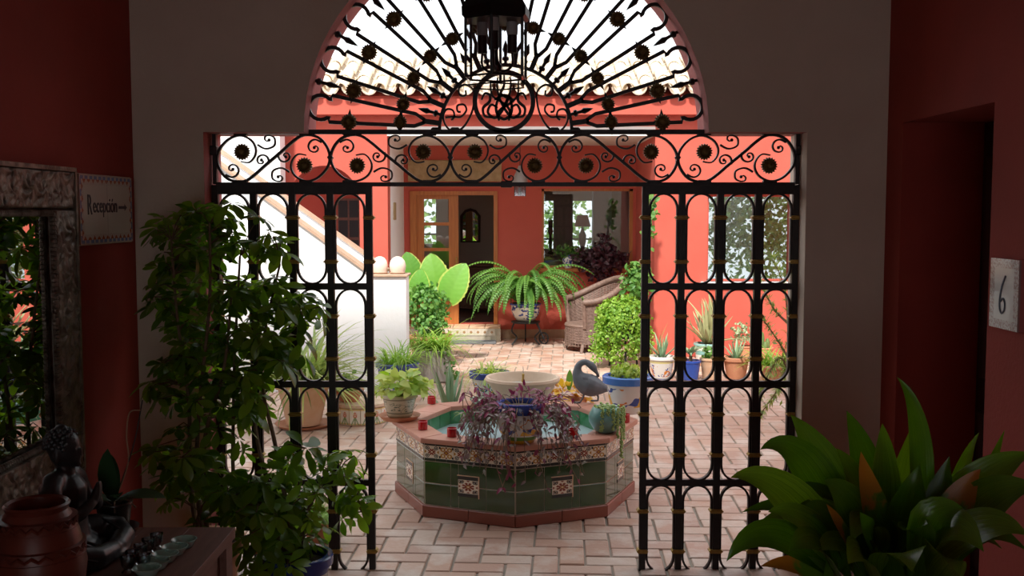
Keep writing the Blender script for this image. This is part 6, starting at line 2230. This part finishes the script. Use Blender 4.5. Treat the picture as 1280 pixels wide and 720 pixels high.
limb([(-0.01, 0, 0.05), (-0.012, 0, 0.12), (-0.008, 0, 0.2), (-0.008, 0, 0.27), (-0.006, 0, 0.31)], [0.1, 0.088, 0.082, 0.085, 0.055])
ball(-0.02, 0, 0.05, 0.13, 0.14, 0.05)
ball(0.1, 0, 0.02, 0.12, 0.2, 0.02)
remeshed('body', mb, 0.0055, M['buddha'], bu, 3)
mb = MB()
for k in range(90):
    i = k + 0.5
    ph = math.acos(1 - i / 90 * 1.15)
    th = PI * (1 + 5 ** 0.5) * i
    d = Vector((math.cos(th) * math.sin(ph), math.sin(th) * math.sin(ph), math.cos(ph)))
    if d.x > 0.55 and d.z < 0.75: continue
    mb.ell(bp3(-0.005 + d.x * 0.063, d.y * 0.059, 0.425 + d.z * 0.057), (0.009, 0.009, 0.009), 7, 5)
tag(mb.build('hair_curls', M['buddha'], bu, True), kind='stuff')
for s in (-1, 1):
    for k in range(5):
        pts = [bp3(0.0 + 0.012 * k, s * (0.06 + 0.03 * k), 0.135 - 0.012 * k), bp3(0.07 + 0.014 * k, s * (0.12 + 0.022 * k), 0.115 - 0.012 * k), bp3(0.16 + 0.006 * k, s * (0.10 + 0.02 * k), 0.075 - 0.008 * k)]
        MB().tube(spl(pts, 5), 0.006 * u_, 6).build('robe_fold', M['buddha'], bu, True)

# ---- orchid in a glass pot on a clay saucer
oc = G(155, 660, TZ)
oc = Vector((oc.x, min(oc.y, TY1 - 0.1), TZ))
orc = thing('potted_orchid', 'flowerless orchid with strap leaves in a dark pot on a clay saucer', 'potted plant', oc)
pot(orc, (oc.x, oc.y, TZ + 0.012), 0.05, 0.062, 0.115, mat('dark_plastic', (0.03, 0.035, 0.03), None, 9, 0.3), 0.004, 0.01, saucer=(0.085, TZ, M['jar']))
om = [leaf_mb(0.22, 0.075, 'ellip', b, 0.15, 9, u).mesh('leaf', M['lf_orchid'], 'all') for b, u in ((0.9, 0.5), (0.7, 1.2), (1.1, 0.35))]
ob = Vector((oc.x, oc.y, TZ + 0.125))
for k, (d, s) in enumerate((((1, -0.1, 0.1), 0.95), ((0.1, 0.6, 0.9), 1.0), ((-0.8, -0.3, 0.3), 0.8), ((0.4, -0.8, 0.3), 0.8), ((-0.2, 0.9, 0.6), 0.8))):
    inst('leaf', om[k % 3], orc, frame_m(ob, d, (0, -0.3, 1), s))
MB().tube(spl([ob, P(160, 580, oc.y), P(158, 545, oc.y), P(162, 516, oc.y), P(176, 513, oc.y)], 6), 0.003, 5).build('flower_spike', mat('dry_spike', (0.3, 0.17, 0.1), None, 8, 0.7), orc, True)
MB().tube(spl([ob, P(166, 560, oc.y), P(178, 500, oc.y)], 6), 0.0025, 5).build('stake', M['dark_iron'], orc, True)
for k in range(4):
    a = k * 1.7
    MB().tube(spl([ob + Vector((0, 0, -0.02)), ob + Vector((0.04 * math.cos(a), 0.04 * math.sin(a), 0.01)), ob + Vector((0.08 * math.cos(a), 0.08 * math.sin(a), -0.02))], 4), 0.003, 5).build('air_root', M['bark'], orc, True)

# ---- five pale green glass bowls in a row, small clear candle glasses
for k in range(5):
    t = k / 4
    g_ = G(230 - 46 * t, 684 + 36 * t, TZ)
    q = tag(MB().lathe([(0.024, 0), (0.03, 0.003), (0.044, 0.026), (0.046, 0.03), (0.042, 0.03), (0.029, 0.009), (0.0, 0.007)], g_, 22).build('glass_bowl', M['pale_glass'], None, True),
            ('pale green glass bowl ending the row at the far end of the table', 'pale green glass bowl second from the far end of the table', 'pale green glass bowl in the middle of its row', 'pale green glass bowl fourth from the far end of the table', 'pale green glass bowl ending the row beside the clay jar')[k], 'bowl', 'row of pale green glass bowls')
rg = random.Random(4)
for k, (px, py) in enumerate(((176, 700), (186, 692), (166, 708), (196, 686), (180, 713), (160, 716))):
    g_ = G(px, py, TZ)
    tag(MB().lathe([(0.016, 0), (0.02, 0.003), (0.012, 0.012), (0.022, 0.03), (0.024, 0.055), (0.021, 0.055), (0.019, 0.03), (0.0, 0.02)], g_, 14).build('glass_cup', M['clear_glass'], None, True),
        'tiny clear glass candle cup clustered beside the black figure', 'glass', 'clear glass cups on the table')

# ---- scheffleras
def umbel(nl, Ls, r, m):
    mb = MB()
    for k in range(nl):
        a = 2 * PI * k / nl + r.uniform(-0.2, 0.2)
        e = r.uniform(-0.5, 0.1)
        d = Vector((math.cos(a), math.sin(a), e))
        s = Ls * r.uniform(0.75, 1.1)
        p0 = Vector((math.cos(a) * 0.012, math.sin(a) * 0.012, 0))
        leaf_mb(s, s * 0.40, 'obov', r.uniform(0.1, 0.8), 0.18, 6, mb=mb, Mx=frame_m(p0, d, (0, 0, 1)))
        mb.uv = None
    return mb.mesh('leaf', m, 'all')


def schefflera(root, blobs, stems, m, r, ncap=290, Ls=0.105):
    um = [umbel(n, Ls * s, r, m) for n, s in ((7, 1.0), (6, 1.1), (8, 0.9), (7, 0.8), (5, 1.15))]
    stem_pts = []
    smb = MB()
    for st_ in stems:
        pts = spl([Vector(p) for p in st_], 6)
        n = len(pts)
        smb.tube(pts, [0.013 - 0.008 * k / n for k in range(n)], 7)
        stem_pts += pts
    cnt = 0
    for (px, py, rx, ry, Y, dY, n) in blobs:
        for _ in range(n):
            if cnt >= ncap: break
            while True:
                ux, uy = r.uniform(-1, 1), r.uniform(-1, 1)
                if ux * ux + uy * uy <= 1: break
            p = P(px + ux * rx, py + uy * ry, Y + r.uniform(-dY, dY))
            if p.y > YG - 0.09 and (p.x < jl + 0.04): p.y = YW - 0.12
            if p.y > YW - 0.08 and p.x < jl + 0.12: p.y = YW - 0.12
            near = min(stem_pts, key=lambda s: (s - p).length + max(0, s.z - p.z) * 2)
            out = (p - near); out.z *= 0.3
            if out.length < 1e-3: out = rdir(r)
            up = Vector((0, 0, 1)) + out.normalized() * r.uniform(0.2, 1.0) + rdir(r) * 0.45
            f = rdir(r)
            f = (f - up * f.dot(up) / up.length_squared)
            s = r.uniform(0.75, 1.2)
            inst('leaf', um[cnt % 5], root, frame_m(p, f, up, s))
            mid = near.lerp(p, 0.5) + Vector((0, 0, 0.02))
            smb.tube([near, mid, p], 0.0028, 4)
            cnt += 1
    smb.build('stem', M['bark'], root, True)


rs = random.Random(21)
c = Vector((-1.50, 4.88, 0))
s1 = thing('potted_schefflera', 'tall dark schefflera in a clay pot in the corner by the beige wall', 'potted plant', c)
pot(s1, (c.x, c.y, 0), 0.15, 0.2, 0.36, M['terracotta'])
stems = [[(c.x, c.y, 0.3), P(238, 600, 4.9), P(236, 500, 4.9), P(222, 400, 4.9), P(214, 300, 4.95)], [(c.x + 0.03, c.y, 0.3), P(246, 600, 4.85), P(250, 500, 4.85), P(262, 380, 4.85), P(262, 280, 4.9)], [(c.x + 0.05, c.y - 0.02, 0.3), P(255, 560, 4.8), P(280, 460, 4.85), P(290, 360, 4.9)],
         [(c.x, c.y - 0.02, 0.3), P(250, 640, 4.75), P(285, 600, 4.7)]]
blobs = [(240, 300, 50, 42, 5.05, 0.15, 36), (225, 370, 42, 50, 5.05, 0.15, 28), (275, 400, 45, 60, 5.0, 0.15, 34), (215, 460, 36, 45, 4.9, 0.2, 26), (280, 500, 40, 42, 4.85, 0.2, 28), (245, 610, 45, 45, 4.75, 0.2, 30), (225, 560, 35, 30, 4.85, 0.15, 14), (285, 275, 18, 22, 4.95, 0.12, 8)]
schefflera(s1, blobs, stems, M['lf_scheff'], rs, 290, 0.10)
c = Vector((P(372, 720, 4.75).x, 4.75, 0))
s2 = thing('potted_schefflera', 'brighter spreading schefflera reaching through the iron gate from a painted pot', 'potted plant', c)
pot(s2, (c.x, c.y, 0), 0.11, 0.15, P(372, 706, 4.6).z, M['pot_bluewhite'], 0.015, 0.05)
zp_ = P(372, 706, 4.6).z - 0.04
stems = [[(c.x, c.y, zp_), P(340, 620, 4.8), P(318, 520, 4.9), P(330, 420, 4.95), P(350, 330, 5.0)], [(c.x + 0.01, c.y, zp_), P(385, 640, 4.85), P(410, 595, 4.95), P(440, 610, 5.0), P(452, 640, 5.0)], [(c.x - 0.02, c.y, zp_), P(330, 640, 4.7), P(315, 600, 4.7)], [(c.x, c.y, zp_), P(345, 560, 4.85), P(330, 470, 4.9), P(375, 400, 5.0)],
         [(c.x, c.y, zp_), P(300, 640, 4.8), P(292, 500, 4.9), P(300, 320, 5.0)]]
blobs = [(322, 300, 24, 30, 5.0, 0.1, 10), (350, 300, 8, 25, 5.02, 0.05, 3), (335, 375, 45, 30, 4.95, 0.15, 26), (385, 385, 28, 22, 5.0, 0.1, 9), (320, 440, 36, 36, 4.9, 0.18, 26), (360, 430, 30, 30, 4.95, 0.1, 9), (310, 495, 22, 30, 4.9, 0.15, 10), (325, 640, 42, 48, 4.7, 0.2, 36), (370, 600, 42, 42, 4.85, 0.2, 26), (425, 580, 26, 24, 5.0, 0.1, 9), (435, 630, 22, 22, 5.0, 0.08, 9), (375, 655, 30, 35, 4.8, 0.15, 14), (290, 600, 20, 60, 4.85, 0.1, 14), (330, 700, 40, 20, 4.7, 0.15, 12)]
schefflera(s2, blobs, stems, M['lf_scheff'], rs, 290, 0.105)

# ---- aspidistra at the right
c = Vector((P(1115, 740, 3.3).x, 3.3, 0))
zq = 0.66
asp = thing('potted_aspidistra', 'aspidistra with long glossy leaves and scorched tips below the number plate', 'potted plant', c)
pot(asp, (c.x, c.y, 0), 0.19, 0.25, zq, M['terracotta'], 0.02, 0.06)


def blade(base, ctrl, tip, W, m, up=(0, -0.4, 1), t0=0.2, fold=0.22, droop=0.0):
    n = 16
    v, f, uv = [], [], []
    upv = Vector(up)
    cols = (-1, -0.5, 0, 0.5, 1)
    for k in range(n + 1):
        t = k / n
        p = bez(base, ctrl, tip, t)
        d = (bez(base, ctrl, tip, min(1, t + 0.02)) - bez(base, ctrl, tip, max(0, t - 0.02))).normalized()
        s = d.cross(upv)
        s = s.normalized() if s.length > 1e-4 else Vector((1, 0, 0))
        nn = s.cross(d)
        if t < t0: w = 0.006 + 0.006 * t / t0
        else:
            q = (t - t0) / (1 - t0)
            w = W / 2 * max(0.0, math.sin(PI * q ** 0.72)) * (1.12 - 0.2 * q) + (0.012 * (1 - q) if q < 1 else 0)
        for cc in cols:
            ww = 0.05 * w * math.sin(t * 13 + cc * 2)
            v.append(p + s * cc * w + nn * (fold * w * abs(cc) ** 1.3 + ww))
            uv.append((0.5 + cc / 2, t))
    q = len(cols)
    for k in range(n):
        for j in range(q - 1):
            f.append((k * q + j, k * q + j + 1, (k + 1) * q + j + 1, (k + 1) * q + j))
    mb = MB(); mb.uv = uv
    mb.add(v, f)
    return mb


ra = random.Random(8)
B0 = Vector((c.x, c.y, zq - 0.05))
# tip (px, py, Y), control (px, py, Y), width m, brown
leaves = [((950, 562, 3.45), (1010, 520, 3.4), 0.125, 0), ((913, 597, 3.25), (985, 570, 3.2), 0.13, 0), ((908, 702, 3.05), (960, 610, 3.05), 0.105, 0), ((926, 668, 3.3), (1000, 640, 3.2), 0.09, 0),
          ((988, 518, 3.6), (1040, 570, 3.5), 0.12, 0), ((1058, 513, 3.55), (1085, 570, 3.5), 0.12, 0), ((1103, 529, 3.45), (1105, 580, 3.4), 0.11, 0), ((1121, 471, 3.4), (1172, 520, 3.35), 0.065, 0),
          ((1140, 532, 3.55), (1135, 600, 3.5), 0.11, 0), ((1187, 570, 3.3), (1165, 640, 3.3), 0.10, 0), ((1224, 540, 3.5), (1190, 590, 3.5), 0.045, 0), ((1256, 537, 3.45), (1225, 610, 3.4), 0.05, 0),
          ((1292, 566, 3.3), (1210, 580, 3.3), 0.13, 0), ((1300, 610, 3.1), (1220, 590, 3.1), 0.14, 0), ((1205, 636, 2.95), (1150, 620, 2.95), 0.14, 0), ((1230, 690, 2.85), (1170, 600, 2.9), 0.15, 0),
          ((1033, 630, 3.0), (1060, 680, 3.05), 0.09, 1), ((1076, 564, 3.2), (1085, 640, 3.2), 0.10, 1), ((1226, 586, 3.2), (1190, 620, 3.2), 0.10, 1), ((950, 708, 3.1), (1010, 690, 3.05), 0.07, 1),
          ((1000, 640, 3.1), (1045, 620, 3.1), 0.12, 0), ((1030, 600, 3.25), (1070, 610, 3.2), 0.13, 0), ((1045, 560, 3.4), (1080, 600, 3.35), 0.12, 0), ((1150, 580, 3.2), (1130, 640, 3.15), 0.11, 0), ((1160, 655, 2.9), (1130, 650, 2.95), 0.12, 0),
          ((1075, 640, 3.0), (1095, 680, 3.0), 0.11, 0), ((1285, 670, 2.9), (1220, 620, 2.95), 0.14, 0), ((1020, 690, 2.95), (1060, 650, 3.0), 0.11, 0), ((1100, 690, 2.85), (1110, 680, 2.9), 0.12, 0), ((1250, 620, 3.35), (1190, 600, 3.35), 0.12, 0), ((1170, 600, 3.5), (1150, 640, 3.4), 0.11, 0), ((960, 640, 3.0), (1010, 625, 3.0), 0.11, 0), ((985, 690, 2.8), (1030, 640, 2.85), 0.12, 0), ((1060, 705, 2.7), (1080, 660, 2.8), 0.12, 0), ((1140, 715, 2.65), (1130, 650, 2.75), 0.13, 0), ((1200, 720, 2.7), (1170, 650, 2.75), 0.13, 0), ((1010, 570, 3.55), (1060, 600, 3.45), 0.12, 0), ((985, 610, 3.4), (1050, 600, 3.3), 0.12, 0)]
for k, (tp_, ct_, w, br) in enumerate(leaves):
    tip, ctl = P(*tp_), P(*ct_)
    a = ra.uniform(0, 2 * PI)
    base = B0 + Vector((0.12 * math.cos(a) * ra.random() + (tip.x - c.x) * 0.15, 0.1 * math.sin(a), 0))
    up = Vector((ra.uniform(-0.3, 0.3), -0.7, 0.8))
    if tp_[1] < 545: up = Vector((ra.uniform(-0.4, 0.4), -1, 0.25))
    blade(base, ctl, tip, w, None, up).build('leaf', M['lf_asp_brown'] if br else M['lf_asp'], asp, 'all')
for k in range(26):
    a = 2.399 * k
    rr = ra.uniform(0.25, 0.5)
    d = Vector((math.cos(a), math.sin(a) * 0.6, 0))
    tip = B0 + d * rr + Vector((0, 0, ra.uniform(0.12, 0.4)))
    ctl = B0 + d * rr * 0.45 + Vector((0, 0, ra.uniform(0.3, 0.5)))
    blade(B0 + d * 0.06, ctl, tip, ra.uniform(0.09, 0.13), None, (ra.uniform(-0.3, 0.3), -0.5, 0.9)).build('leaf', M['lf_asp'], asp, 'all')
